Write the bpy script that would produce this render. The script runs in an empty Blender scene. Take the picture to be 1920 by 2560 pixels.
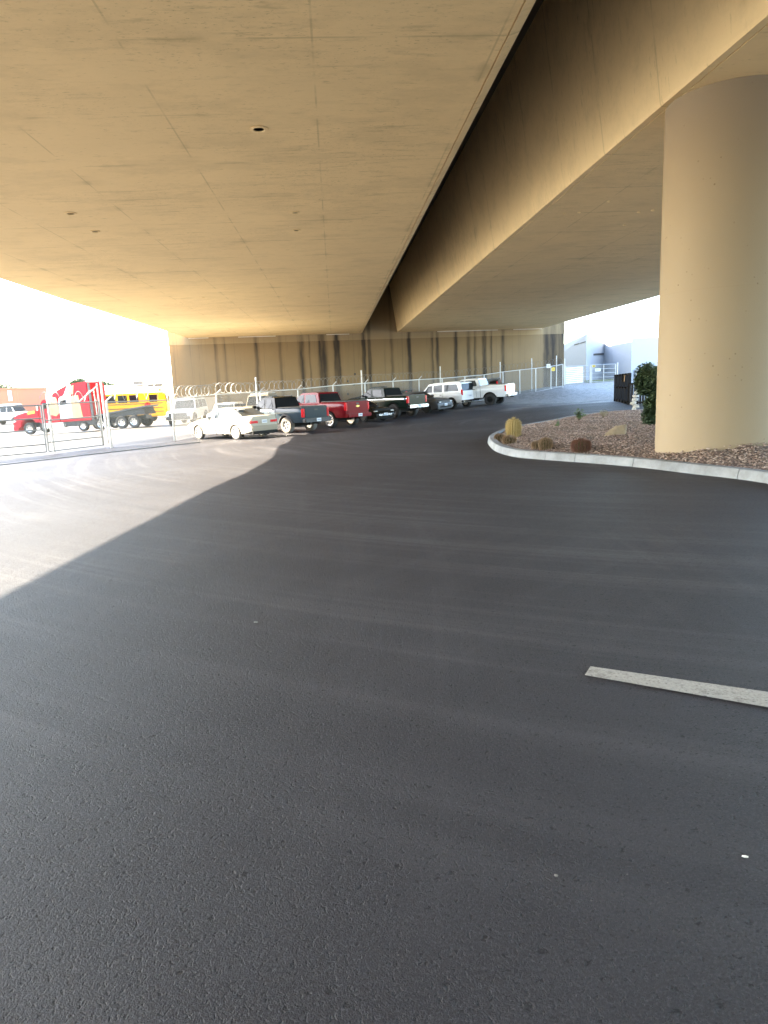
import bpy, bmesh, math, random
import numpy as np
from mathutils import Vector, Matrix
random.seed(7)
S = bpy.context.scene
COL = S.collection
# ------------------------------------------------------------------ camera
EYE = 1.65
YAW, PITCH, ROLL, FPX = math.radians(3.65), math.radians(10.65), math.radians(2.5), 1700.0
_fh = Vector((math.sin(YAW), math.cos(YAW), 0)); _Z = Vector((0, 0, 1))
CF = math.cos(PITCH)*_fh - math.sin(PITCH)*_Z
_R0 = Vector((math.cos(YAW), -math.sin(YAW), 0)); _U0 = _R0.cross(CF)
CR = _R0*math.cos(ROLL) - _U0*math.sin(ROLL); CU = _U0*math.cos(ROLL) + _R0*math.sin(ROLL)
cd = bpy.data.cameras.new('camera'); cam = bpy.data.objects.new('camera', cd); COL.objects.link(cam)
cd.sensor_fit = 'VERTICAL'; cd.sensor_height = 36.0; cd.lens = FPX/2560*36.0
cd.clip_start = 0.05; cd.clip_end = 3000
M = Matrix((CR, CU, -CF)).transposed().to_4x4(); M.translation = Vector((0, 0, EYE)); cam.matrix_world = M
S.camera = cam
# ------------------------------------------------------------------ light
SUN_EL, SUN_AZ = math.radians(31.3), math.radians(-80)      # azimuth clockwise from +Y
SD = Vector((math.cos(SUN_EL)*math.sin(SUN_AZ), math.cos(SUN_EL)*math.cos(SUN_AZ), math.sin(SUN_EL)))
w = bpy.data.worlds.new('World'); S.world = w; w.use_nodes = True
nt = w.node_tree; bg = nt.nodes['Background']; sk = nt.nodes.new('ShaderNodeTexSky')
sk.sky_type = 'NISHITA'; sk.sun_disc = False; sk.sun_elevation = SUN_EL; sk.sun_rotation = SUN_AZ % (2*math.pi)
sk.dust_density = 0.8; sk.air_density = 1.0
nt.links.new(sk.outputs[0], bg.inputs[0]); bg.inputs[1].default_value = 0.15
ld = bpy.data.lights.new('sun', 'SUN'); ld.energy = 4.3; ld.angle = math.radians(0.4); ld.color = (1.0, 0.865, 0.65)
so = bpy.data.objects.new('sun', ld); COL.objects.link(so); so.rotation_euler = SD.to_track_quat('Z', 'Y').to_euler()
so.location = (-40, 0, 60)
S.view_settings.view_transform = 'Standard'; S.view_settings.look = 'None'; S.view_settings.gamma = 1
S.view_settings.exposure = 3.62
try:
    S.cycles.max_bounces = 10; S.cycles.diffuse_bounces = 6; S.cycles.glossy_bounces = 4
    S.cycles.sample_clamp_indirect = 12
except Exception: pass
# ------------------------------------------------------------------ terrain
_smp = [(0,0,1.65),(0,-8,1.65),(5,-3,1.65),(-5,-3,1.66),(0,6,1.65),(6,6,1.65),(-5,6,1.68),(6,11,1.65),(10,12,1.65),(0,12,1.66),(-6,12,1.74),
 (4.3,19.5,1.68),(9,19,1.62),(14,20,1.6),(12.5,28.3,1.6),(15,35,1.6),(18,31,1.55),(0,20,1.75),(-6,21,1.9),(4,28,1.8),(-1,27,1.93),
 (-4.6,31.5,2.2),(-6.6,33.4,2.25),(-2.4,34.3,2.2),(-0.3,37.7,2.25),(1.6,40.9,2.22),(3.9,45.4,2.28),(6.2,47,2.13),(8.5,49.9,2.0),(11.3,49.5,1.82),
 (-22.9,51.5,2.6),(-18.5,49.5,2.5),(-14.5,48,2.3),(-11.8,54.2,2.22),(-12.8,26.6,2.2),(-9.8,30.3,2.2),(-7.8,32.8,2.2),(-18,22,2.2),(-30,30,2.5),(-14,40,2.35),
 (13,52,1.75),(16.5,60.8,1.42),(18,62,1.15),(20,63,0.88),(21,64.5,0.85),(25.6,67.3,0.77),(30,70,0.75),(22,58,1.05),(24,50,1.3),(-8,57,2.25),(2,58,2.2),(10,58,1.95),(6,53,2.05),
 (30,80,0.6),(45,90,0.6),(30,50,1.3),(25,35,1.5),(25,20,1.55),(40,40,1.3),(-20,70,2.5),(-40,60,2.7),(0,80,2.4),(-20,5,1.9),(-30,-10,1.9),(20,-10,1.65),(12,2,1.62)]
_sa = np.array(_smp, float)
def hz(X, Y):
    X = np.asarray(X, float); Y = np.asarray(Y, float)
    d2 = (X[..., None]-_sa[:, 0])**2 + (Y[..., None]-_sa[:, 1])**2
    wt = 1.0/(d2+5.0)**2.2
    return EYE - (wt*_sa[:, 2]).sum(-1)/wt.sum(-1)
def gz(x, y): return float(hz(np.array([x]), np.array([y]))[0])
def ray(px, py): return CF + CR*((px-960)/FPX) + CU*((1280-py)/FPX)
def at(px, py, up=0.0):
    d = ray(px, py); t = 1.5
    o = Vector((0, 0, EYE)); prev = t
    while t < 300:
        p = o + d*t
        if p.z <= gz(p.x, p.y)+up: break
        prev = t; t += 0.5 if t < 100 else 3
    a, b = prev, t
    for _ in range(22):
        m = (a+b)/2; p = o+d*m
        if p.z <= gz(p.x, p.y)+up: b = m
        else: a = m
    return o + d*b
def atY(px, py, Y):
    d = ray(px, py); return Vector((0, 0, EYE)) + d*(Y/d.y)
def atZ(px, py, z):
    d = ray(px, py); return Vector((0, 0, EYE)) + d*((z-EYE)/d.z)
# ------------------------------------------------------------------ materials
MATS = {}
class NB:
    def __init__(s, name):
        s.m = bpy.data.materials.new(name); s.m.use_nodes = True; s.t = s.m.node_tree; s.b = s.t.nodes['Principled BSDF']; MATS[name] = s.m
    def n(s, typ, **kw):
        x = s.t.nodes.new('ShaderNode'+typ)
        for k, v in kw.items():
            if isinstance(v, (int, float, str, bool)) and hasattr(x, k) : setattr(x, k, v)
        return x
    def l(s, a, b): s.t.links.new(a, b)
    def coord(s, sc=(1, 1, 1), out='Object', rot=(0, 0, 0)):
        c = s.n('TexCoord'); m = s.n('Mapping'); s.l(c.outputs[out], m.inputs[0]); m.inputs[3].default_value = sc; m.inputs[2].default_value = rot
        return m.outputs[0]
    def noise(s, vec, scale=5, det=4, rough=.55, dist=0):
        x = s.n('TexNoise'); s.l(vec, x.inputs['Vector']); x.inputs['Scale'].default_value = scale; x.inputs['Detail'].default_value = det
        x.inputs['Roughness'].default_value = rough; x.inputs['Distortion'].default_value = dist
        return x.outputs[0]
    def ramp(s, f, stops, interp='LINEAR'):
        x = s.n('ValToRGB'); s.l(f, x.inputs[0]); r = x.color_ramp; r.interpolation = interp
        while len(r.elements) < len(stops): r.elements.new(.5)
        for e, (p, c) in zip(r.elements, sorted(stops, key=lambda q: q[0])):
            e.position = p; e.color = (c, c, c, 1) if isinstance(c, (int, float)) else (*c, 1)
        return x.outputs[0]
    def mix(s, f, a, b, mode='MIX'):
        x = s.n('Mix'); x.data_type = 'RGBA'; x.blend_type = mode
        def put(i, v):
            if isinstance(v, (int, float)): x.inputs[i].default_value = v if i == 0 else (v, v, v, 1)
            elif isinstance(v, tuple): x.inputs[i].default_value = (*v, 1)
            else: s.l(v, x.inputs[i])
        put(0, f); put(6, a); put(7, b); return x.outputs[2]
    def math(s, op, a, b=0.0):
        x = s.n('Math'); x.operation = op
        for i, v in ((0, a), (1, b)):
            if isinstance(v, (int, float)): x.inputs[i].default_value = v
            else: s.l(v, x.inputs[i])
        return x.outputs[0]
    def bump(s, h, strength=.3, dist=.01):
        x = s.n('Bump'); x.inputs['Strength'].default_value = strength; x.inputs['Distance'].default_value = dist
        s.l(h, x.inputs['Height']); s.l(x.outputs[0], s.b.inputs['Normal'])
    def col(s, c):
        if isinstance(c, tuple): s.b.inputs['Base Color'].default_value = (*c, 1)
        else: s.l(c, s.b.inputs['Base Color'])
    def rough(s, r):
        if isinstance(r, (int, float)): s.b.inputs['Roughness'].default_value = r
        else: s.l(r, s.b.inputs['Roughness'])

def simple(name, c, r=.5, metal=0, coat=0, var=.08, vs=6, spec=.5):
    k = NB(name); v = k.coord()
    f = k.noise(v, vs, 4)
    k.col(k.mix(f, tuple(x*(1-var) for x in c), tuple(min(1, x*(1+var)) for x in c)))
    k.rough(r); k.b.inputs['Metallic'].default_value = metal; k.b.inputs['Coat Weight'].default_value = coat; k.b.inputs['Coat Roughness'].default_value = .05
    k.b.inputs['Specular IOR Level'].default_value = spec
    return k.m
def asphalt():
    k = NB('asphalt'); v = k.coord()
    # fine aggregate
    a1 = k.noise(v, 95, 3, .65); a2 = k.noise(v, 38, 3, .6)
    vo = k.n('TexVoronoi'); k.l(v, vo.inputs['Vector']); vo.inputs['Scale'].default_value = 75
    base = k.ramp(a1, [(.3, (.020, .019, .0235)), (.55, (.038, .0362, .043)), (.75, (.082, .078, .087))])
    big = k.noise(v, .35, 4, .6); base = k.mix(k.ramp(big, [(.35, 0.0), (.7, .55)]), base, (.066, .066, .076))
    # curved tyre tracks: noise in polar space around the drive's turning centre
    c = k.n('TexCoord'); sp = k.n('SeparateXYZ'); k.l(c.outputs['Object'], sp.inputs[0])
    def tracks(cx, cy, fr, fa, lo, hi):
        dx = k.math('SUBTRACT', sp.outputs[0], cx); dy = k.math('SUBTRACT', sp.outputs[1], cy)
        r = k.math('SQRT', k.math('ADD', k.math('MULTIPLY', dx, dx), k.math('MULTIPLY', dy, dy)))
        an = k.math('ARCTAN2', dy, dx); cb = k.n('CombineXYZ'); k.l(k.math('MULTIPLY', r, fr), cb.inputs[0]); k.l(k.math('MULTIPLY', an, fa), cb.inputs[1])
        return k.ramp(k.noise(cb.outputs[0], 1, 5, .65), [(lo, 0.0), (hi, 1.0)])
    t1 = tracks(14, 27, 3.4, 1.3, .47, .70); t2 = tracks(-30, 8, 2.6, 1.6, .52, .74); t3 = tracks(16, -12, 3.0, 1.5, .50, .76)
    fm = k.ramp(k.noise(v, .18, 2), [(.4, 0.15), (.6, 1.0)])
    tt = k.math('MULTIPLY', k.math('ADD', k.math('MULTIPLY', t1, .34), k.math('ADD', k.math('MULTIPLY', t2, .16), k.math('MULTIPLY', t3, .10))), fm)
    base = k.mix(tt, base, (.185, .180, .19))
    dk = tracks(15, 26, 2.6, 1.4, .60, .72); base = k.mix(k.math('MULTIPLY', dk, .5), base, (.024, .024, .029))
    # sparse pale chips
    vc = k.n('TexVoronoi'); k.l(v, vc.inputs['Vector']); vc.inputs['Scale'].default_value = 9; vc.inputs['Randomness'].default_value = 1
    base = k.mix(k.ramp(vc.outputs['Distance'], [(0.02, .5), (.035, 0.0)]), base, (.2, .19, .17))
    # pale dusty gravel further up the ramp and in the yard behind the fence
    g1 = k.n('MapRange'); k.l(k.math('ADD', k.math('ADD', k.math('MULTIPLY', sp.outputs[0], 1.0), k.math('MULTIPLY', sp.outputs[1], .55)), k.math('MULTIPLY', k.noise(v, .3, 6, .65), 22)), g1.inputs[0])
    g1.inputs[1].default_value = 46; g1.inputs[2].default_value = 53
    grav = k.ramp(k.noise(v, 3.0, 6, .75), [(.35, (.13, .125, .118)), (.5, (.24, .23, .212)), (.68, (.38, .362, .335))])
    base = k.mix(g1.outputs[0], base, grav)
    r1 = k.n('MapRange'); k.l(k.math('SUBTRACT', sp.outputs[0], k.math('MULTIPLY', k.math('MAXIMUM', sp.outputs[1], -2.0), .75)), r1.inputs[0]); r1.inputs[1].default_value = 5; r1.inputs[2].default_value = 5.4
    r2 = k.n('MapRange'); k.l(sp.outputs[1], r2.inputs[0]); r2.inputs[1].default_value = 26; r2.inputs[2].default_value = 24
    base = k.mix(k.math('MULTIPLY', r1.outputs[0], r2.outputs[0]), base, (.36, .35, .33))  # pale ground out of view at right, added to bounce light upward
    yy = k.n('MapRange'); k.l(k.math('SUBTRACT', k.math('SUBTRACT', k.math('MULTIPLY', sp.outputs[1], .35), k.math('MULTIPLY', sp.outputs[0], 1.0)), 0.0), yy.inputs[0])
    yy.inputs[1].default_value = 21; yy.inputs[2].default_value = 23.5
    base = k.mix(yy.outputs[0], base, k.ramp(k.noise(v, 1.2, 5), [(.3, (.14, .133, .116)), (.7, (.20, .19, .168))]))  # yard tone also spread out of view at left to bounce light onto the soffit
    k.col(base)
    k.rough(.6)
    k.b.inputs['Specular IOR Level'].default_value = .22
    pits = k.math('MULTIPLY', k.ramp(k.noise(v, 62, 3, .55, .3), [(.30, 0.0), (.44, 1.0)]), k.ramp(k.noise(v, 34, 3, .6, .4), [(.31, 0.0), (.40, 1.0)]))
    k.col(k.mix(k.math('MULTIPLY', k.math('SUBTRACT', 1.0, pits), .8), base, (.008, .008, .010)))
    h = k.math('ADD', k.math('MULTIPLY', k.noise(v, 170, 2, .6), .55), k.math('ADD', k.math('MULTIPLY', pits, .55), k.math('MULTIPLY', a2, .25)))
    k.bump(h, 1.0, .0075)
    return k.m
def concrete(name, c, lines=True, streak=.0):
    k = NB(name); v = k.coord()
    n1 = k.noise(v, .5, 5, .6); n2 = k.noise(v, 6, 5, .7)
    col = k.mix(n1, tuple(x*.90 for x in c), tuple(x*1.08 for x in c))
    col = k.mix(k.math('MULTIPLY', n2, .25), col, tuple(x*.8 for x in c))
    if lines:
        # scattered dark bruises stretched across the deck and faint form joints
        v2 = k.coord((.9, 5, 1)); s1 = k.noise(v2, 1.3, 6, .75)
        patch = k.ramp(k.noise(k.coord((1, 1, 1)), .22, 3), [(.45, 0.0), (.62, 1.0)])
        col = k.mix(k.math('MULTIPLY', k.ramp(s1, [(.54, 0.0), (.68, .75)]), patch), col, tuple(x*.55 for x in c))
        s3 = k.noise(k.coord((2.2, 8, 1)), 1.6, 5, .8); col = k.mix(k.ramp(s3, [(.60, 0.0), (.68, .6)]), col, tuple(x*.5 for x in c))
        s4 = k.noise(k.coord((.5, .9, 1)), 1.1, 7, .72); col = k.mix(k.ramp(s4, [(.48, 0.0), (.66, .45)]), col, tuple(x*.72 for x in c))
        s5 = k.noise(k.coord((6, 14, 1)), 2.2, 3, .7); col = k.mix(k.math('MULTIPLY', k.ramp(s5, [(.62, 0.0), (.68, .8)]), patch), col, tuple(x*.42 for x in c))
        c0 = k.n('TexCoord'); sp = k.n('SeparateXYZ'); k.l(c0.outputs['Object'], sp.inputs[0])
        jn = k.ramp(k.noise(v, .8, 3), [(.42, 0.0), (.54, .95)])
        for ax, per, wd in ((0, 2.44, .006), (1, 2.44, .010)):
            q = k.math('ABSOLUTE', k.math('SUBTRACT', k.math('FRACT', k.math('DIVIDE', k.math('ADD', sp.outputs[ax], 101.3), per)), .5))
            lm = k.ramp(k.math('MULTIPLY', q, 1.0), [(0.0, 1.0), (wd*.7, .9), (wd, 0.0)])
            col = k.mix(k.math('MULTIPLY', k.math('MULTIPLY', lm, jn), .5), col, tuple(x*.5 for x in c)); wide = k.ramp(k.math('MULTIPLY', q, 1.0), [(0.0, 1.0), (.05, 0.0)]); col = k.mix(k.math('MULTIPLY', k.math('MULTIPLY', wide, k.ramp(s4, [(.5, 0.0), (.62, .7)])), jn), col, tuple(x*.6 for x in c))
    k.col(col); k.rough(.85); k.b.inputs['Specular IOR Level'].default_value = .25
    k.bump(k.math('ADD', k.noise(v, 70, 3, .6), k.math('MULTIPLY', n2, .6)), .25, .006)
    return k.m
def wallmat(name, c, gain):
    k = NB(name); v = k.coord()
    c0 = k.n('TexCoord'); sp = k.n('SeparateXYZ'); k.l(c0.outputs['Object'], sp.inputs[0])
    n1 = k.noise(v, .6, 5, .6)
    col = k.mix(n1, tuple(x*.88 for x in c), tuple(x*1.12 for x in c))
    col = k.mix(k.math('MULTIPLY', k.noise(v, 14, 4, .7), .35), col, tuple(x*.6 for x in c))
    # hair streaks
    st = k.noise(k.coord((3.2, 1, .05)), 1.6, 6, .72)
    zf = k.n('MapRange'); k.l(sp.outputs[2], zf.inputs[0]); zf.inputs[1].default_value = 0.5; zf.inputs[2].default_value = 6.0
    zf.inputs[3].default_value = .75; zf.inputs[4].default_value = 1.0
    col = k.mix(k.math('MULTIPLY', k.ramp(st, [(.55, 0.0), (.69, .7*gain)]), zf.outputs[0]), col, (.10, .085, .065))
    # the main run-off streaks (position along wall in m, half width, strength)
    L = 34.6
    base_x = [(3.7, .10, .4), (4.4, .08, .3), (7.0, .16, .45), (9.0, .10, .4), (10.8, .22, .5), (11.5, .08, .35), (12.6, .32, .85), (13.85, .24, .95), (16.2, .15, .8), (16.7, .14, .7)]
    base_x2 = [(18.7, .10, .4), (20.3, .16, .75), (22.4, .1, .5), (22.9, .14, .55), (24.6, .13, .9), (25.8, .15, .55), (26.4, .1, .5), (27.3, .16, .85), (28.0, .07, .5), (29.1, .16, .5), (33.2, .16, .45)]
    x0 = k.math('ADD', sp.outputs[0], k.math('MULTIPLY', k.math('SUBTRACT', k.noise(k.coord((1, 1, .5)), 1.2, 2), .5), .22))
    xn = k.math('DIVIDE', x0, L)
    brk = k.ramp(k.noise(k.coord((1.5, 1, .22)), 1.4, 4), [(.3, .45), (.6, 1.0)])
    for lst in (base_x, base_x2):
        stops = []
        for (p, hw, s) in lst:
            stops += [((p-hw*1.5)/L, 0.0), (p/L, s), ((p+hw*1.5)/L, 0.0)]
        stops = stops[:32]
        f = k.math('MINIMUM', k.math('MULTIPLY', k.ramp(xn, stops), 2.6*gain), .96)
        col = k.mix(k.math('MULTIPLY', k.math('MULTIPLY', f, brk), k.math('ADD', k.math('MULTIPLY', zf.outputs[0], .5), .5)), col, (.035, .032, .030))
    k.col(col); k.rough(.85); k.b.inputs['Specular IOR Level'].default_value = .1; k.bump(k.noise(v, 40, 3), .2, .005)
    return k.m
def gravelmat():
    k = NB('gravel'); v = k.coord()
    vo = k.n('TexVoronoi'); k.l(v, vo.inputs['Vector']); vo.inputs['Scale'].default_value = 26
    sc = k.n('SeparateColor'); k.l(vo.outputs['Color'], sc.inputs[0])
    col = k.ramp(sc.outputs[0], [(0, (.11, .07, .055)), (.3, (.20, .135, .105)), (.6, (.30, .21, .165)), (.85, (.38, .29, .235)), (1, (.46, .40, .35))])
    col = k.mix(k.ramp(vo.outputs['Distance'], [(.35, 0.0), (.6, .8)]), col, (.05, .035, .028))
    k.col(col); k.rough(.85); h = k.math('SUBTRACT', 1.0, vo.outputs['Distance']); k.bump(h, 1.0, .03)
    return k.m
def stonesmat():
    k = NB('gravel_stones'); v = k.coord(); 
    vo = k.n('TexVoronoi'); k.l(v, vo.inputs['Vector']); vo.inputs['Scale'].default_value = 14
    sc = k.n('SeparateColor'); k.l(vo.outputs['Color'], sc.inputs[0])
    k.col(k.ramp(sc.outputs[0], [(0, (.17, .115, .095)), (.35, (.26, .185, .15)), (.65, (.32, .235, .19)), (1, (.40, .32, .27))])); k.rough(.8)
    return k.m
def leafmat(name, a, b):
    k = NB(name); v = k.coord(); k.col(k.ramp(k.noise(v, 5, 3), [(.35, a), (.65, b)])); k.rough(.55)
    return k.m
def paint(name, c, r=.22, dust=0.0, coat=.7, metal=0.0):
    k = NB(name); v = k.coord(); f = k.noise(v, 2.2, 5, .65)
    col = k.mix(f, c, tuple(min(1, x*.93+.004) for x in c))
    if dust: col = k.mix(k.math('MULTIPLY', k.ramp(k.noise(v, 1.5, 5), [(.4, 0.0), (.7, 1.0)]), dust), col, (.35, .3, .24))
    k.col(col); k.rough(k.mix(f, r*.8, r*1.4)); k.b.inputs['Coat Weight'].default_value = coat; k.b.inputs['Coat Roughness'].default_value = .04; k.b.inputs['Metallic'].default_value = metal; k.b.inputs['Specular IOR Level'].default_value = .16
    return k.m
asphalt(); wallmat('stained_wall', (.255, .184, .104), .9); wallmat('band_wall', (.34, .26, .155), .5); gravelmat(); stonesmat()
concrete('deck_concrete', (.78, .59, .315)); concrete('deck_plain', (.78, .59, .315), False); concrete('pillar_concrete_base', (.50, .39, .25), False)
concrete('band_concrete', (.44, .36, .235), False); concrete('light_gap_pale', (.85, .80, .70), False)
def pillarmat():
    k = NB('pillar_concrete'); v = k.coord(); c = (.27, .214, .142)
    n1 = k.noise(v, .8, 5); col = k.mix(n1, tuple(x*.93 for x in c), tuple(x*1.06 for x in c))
    vo = k.n('TexVoronoi'); k.l(v, vo.inputs['Vector']); vo.inputs['Scale'].default_value = 7
    pm = k.ramp(k.noise(v, 1.1, 3), [(.5, 0.0), (.62, 1.0)])
    pits = k.math('MULTIPLY', k.ramp(vo.outputs['Distance'], [(.07, 1.0), (.11, 0.0)]), pm)
    col = k.mix(k.math('MULTIPLY', pits, .75), col, (.14, .10, .06))
    c0 = k.n('TexCoord'); sp = k.n('SeparateXYZ'); k.l(c0.outputs['Object'], sp.inputs[0])
    q = k.math('ABSOLUTE', k.math('SUBTRACT', sp.outputs[2], 3.05)); col = k.mix(k.math('MULTIPLY', k.ramp(q, [(0, 1.0), (.012, 0.0)]), .12), col, (.2, .15, .09))
    low = k.n('MapRange'); k.l(sp.outputs[2], low.inputs[0]); low.inputs[1].default_value = 1.3; low.inputs[2].default_value = .1
    sm = k.math('MULTIPLY', k.ramp(k.noise(k.coord((1, 1, .8)), 3.2, 4), [(.62, 0.0), (.7, .4)]), low.outputs[0]); col = k.mix(sm, col, (.2, .15, .1))
    k.col(col); k.rough(.8); k.b.inputs['Specular IOR Level'].default_value = .25; k.bump(k.math('SUBTRACT', k.noise(v, 60, 3), pits), .25, .01)
concrete('gap_shade_concrete', (.10, .08, .055), False)  # dark tone puts the shade of the deck gap into the colour
pillarmat()
def kerbmat():
    k = NB('kerb_concrete'); v = k.coord(); n = k.noise(v, 1.5, 6, .7)
    col = k.ramp(n, [(.3, (.14, .147, .154)), (.5, (.215, .23, .243)), (.7, (.28, .30, .315))])
    col = k.mix(k.ramp(k.noise(v, 9, 5, .8), [(.6, 0.0), (.75, .5)]), col, (.16, .14, .12)); k.col(col); k.rough(.8); k.bump(k.noise(v, 50, 3), .3, .006)
kerbmat()
def linemat():
    k = NB('worn_white_paint'); v = k.coord()
    col = k.ramp(k.noise(v, 60, 4, .7), [(.30, (.10, .10, .10)), (.40, (.36, .35, .32)), (.7, (.50, .485, .45))])
    col = k.mix(k.ramp(k.noise(v, 9, 5, .7), [(.55, 0.0), (.66, .55)]), col, (.12, .115, .105))
    k.col(col); k.rough(.8); k.bump(k.noise(v, 80, 3), .8, .008)
linemat()
simple('black_plastic', (.018, .018, .02), .5); simple('rubber', (.022, .022, .022), .8, var=.3); simple('dusty_rubber', (.16, .145, .13), .9, var=.3)
simple('under', (.008, .008, .008), .9); simple('glass_dark', (.012, .014, .017), .05, spec=.22, var=0.01); simple('glass_tinted', (.05, .06, .07), .05, spec=.6, var=.02)
simple('chrome', (.75, .76, .78), .15, 1); simple('alloy', (.55, .55, .56), .3, .8); simple('dark_alloy', (.06, .06, .065), .35, .6); simple('steel_white', (.6, .6, .58), .45, .2)
simple('galvanised', (.42, .43, .43), .45, .7, var=.2); simple('galv_light', (.50, .50, .49), .5, .3, var=.15); simple('galv_dark', (.20, .205, .21), .5, .4, var=.2); simple('wire', (.20, .20, .19), .5, .3)
simple('red_lens', (.55, .01, .015), .15, coat=.6); simple('clear_lens', (.6, .62, .64), .12, coat=.6); simple('amber_lens', (.75, .25, .02), .2)
simple('plate_white', (.62, .66, .70), .4); simple('plate_mark', (.10, .13, .3), .5); simple('gold_badge', (.75, .55, .15), .3, .5)
paint('white_paint', (.76, .78, .81)); paint('pearl_white', (.68, .70, .74)); paint('sedan_paint', (.42, .39, .33), .4, .5, coat=.3); paint('slate_paint', (.030, .045, .058), .2, coat=.05)
paint('red_paint', (.16, .004, .010), .18, coat=.05); paint('black_paint', (.010, .010, .008), .18, coat=.05); paint('black_green_paint', (.006, .014, .010), .18, coat=.05); paint('dull_grey_paint', (.075, .078, .085), .38, coat=.3)
paint('truck_red', (.46, .006, .022), .35, coat=.15); paint('bus_yellow', (.70, .36, .012), .35, coat=.3); paint('tan_paint', (.30, .26, .2), .3)
simple('truck_gold', (.50, .34, .16), .45, vs=3, var=.35); simple('stucco_white', (.34, .36, .39), .9, var=.05); simple('brown_building', (.45, .17, .10), .9); simple('iron_black', (.008, .007, .008), .6, spec=.15)
simple('wood_straw', (.33, .25, .10), .8); simple('sign_yellow', (.70, .50, .05), .5); simple('sign_white', (.7, .7, .68), .5); simple('mark_dark', (.05, .05, .05), .6)
simple('sandstone', (.30, .24, .16), .85, var=.3, vs=4); simple('pale_stone', (.45, .44, .41), .85, var=.25, vs=5); simple('grit_grey', (.16, .155, .15), .9); simple('drain_dark', (.22, .165, .09), .9); simple('dirt', (.2, .17, .13), .95, var=.3)
leafmat('oleander', (.018, .035, .018), (.055, .09, .04)); leafmat('tree_leaf', (.05, .08, .03), (.11, .14, .06)); leafmat('weed_leaf', (.06, .10, .03), (.13, .17, .06)); leafmat('dry_weed', (.20, .17, .10), (.3, .26, .17))
leafmat('grass_leaf', (.10, .13, .04), (.2, .22, .08))
simple('bark', (.12, .09, .06), .9, var=.3)
simple('cactus_skin', (.13, .115, .055), .7, var=.25, vs=12); simple('spine_straw', (.46, .37, .17), .7, var=.2); simple('spine_tan', (.34, .25, .17), .8, var=.3); simple('spine_red', (.21, .11, .08), .8, var=.3)
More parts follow.
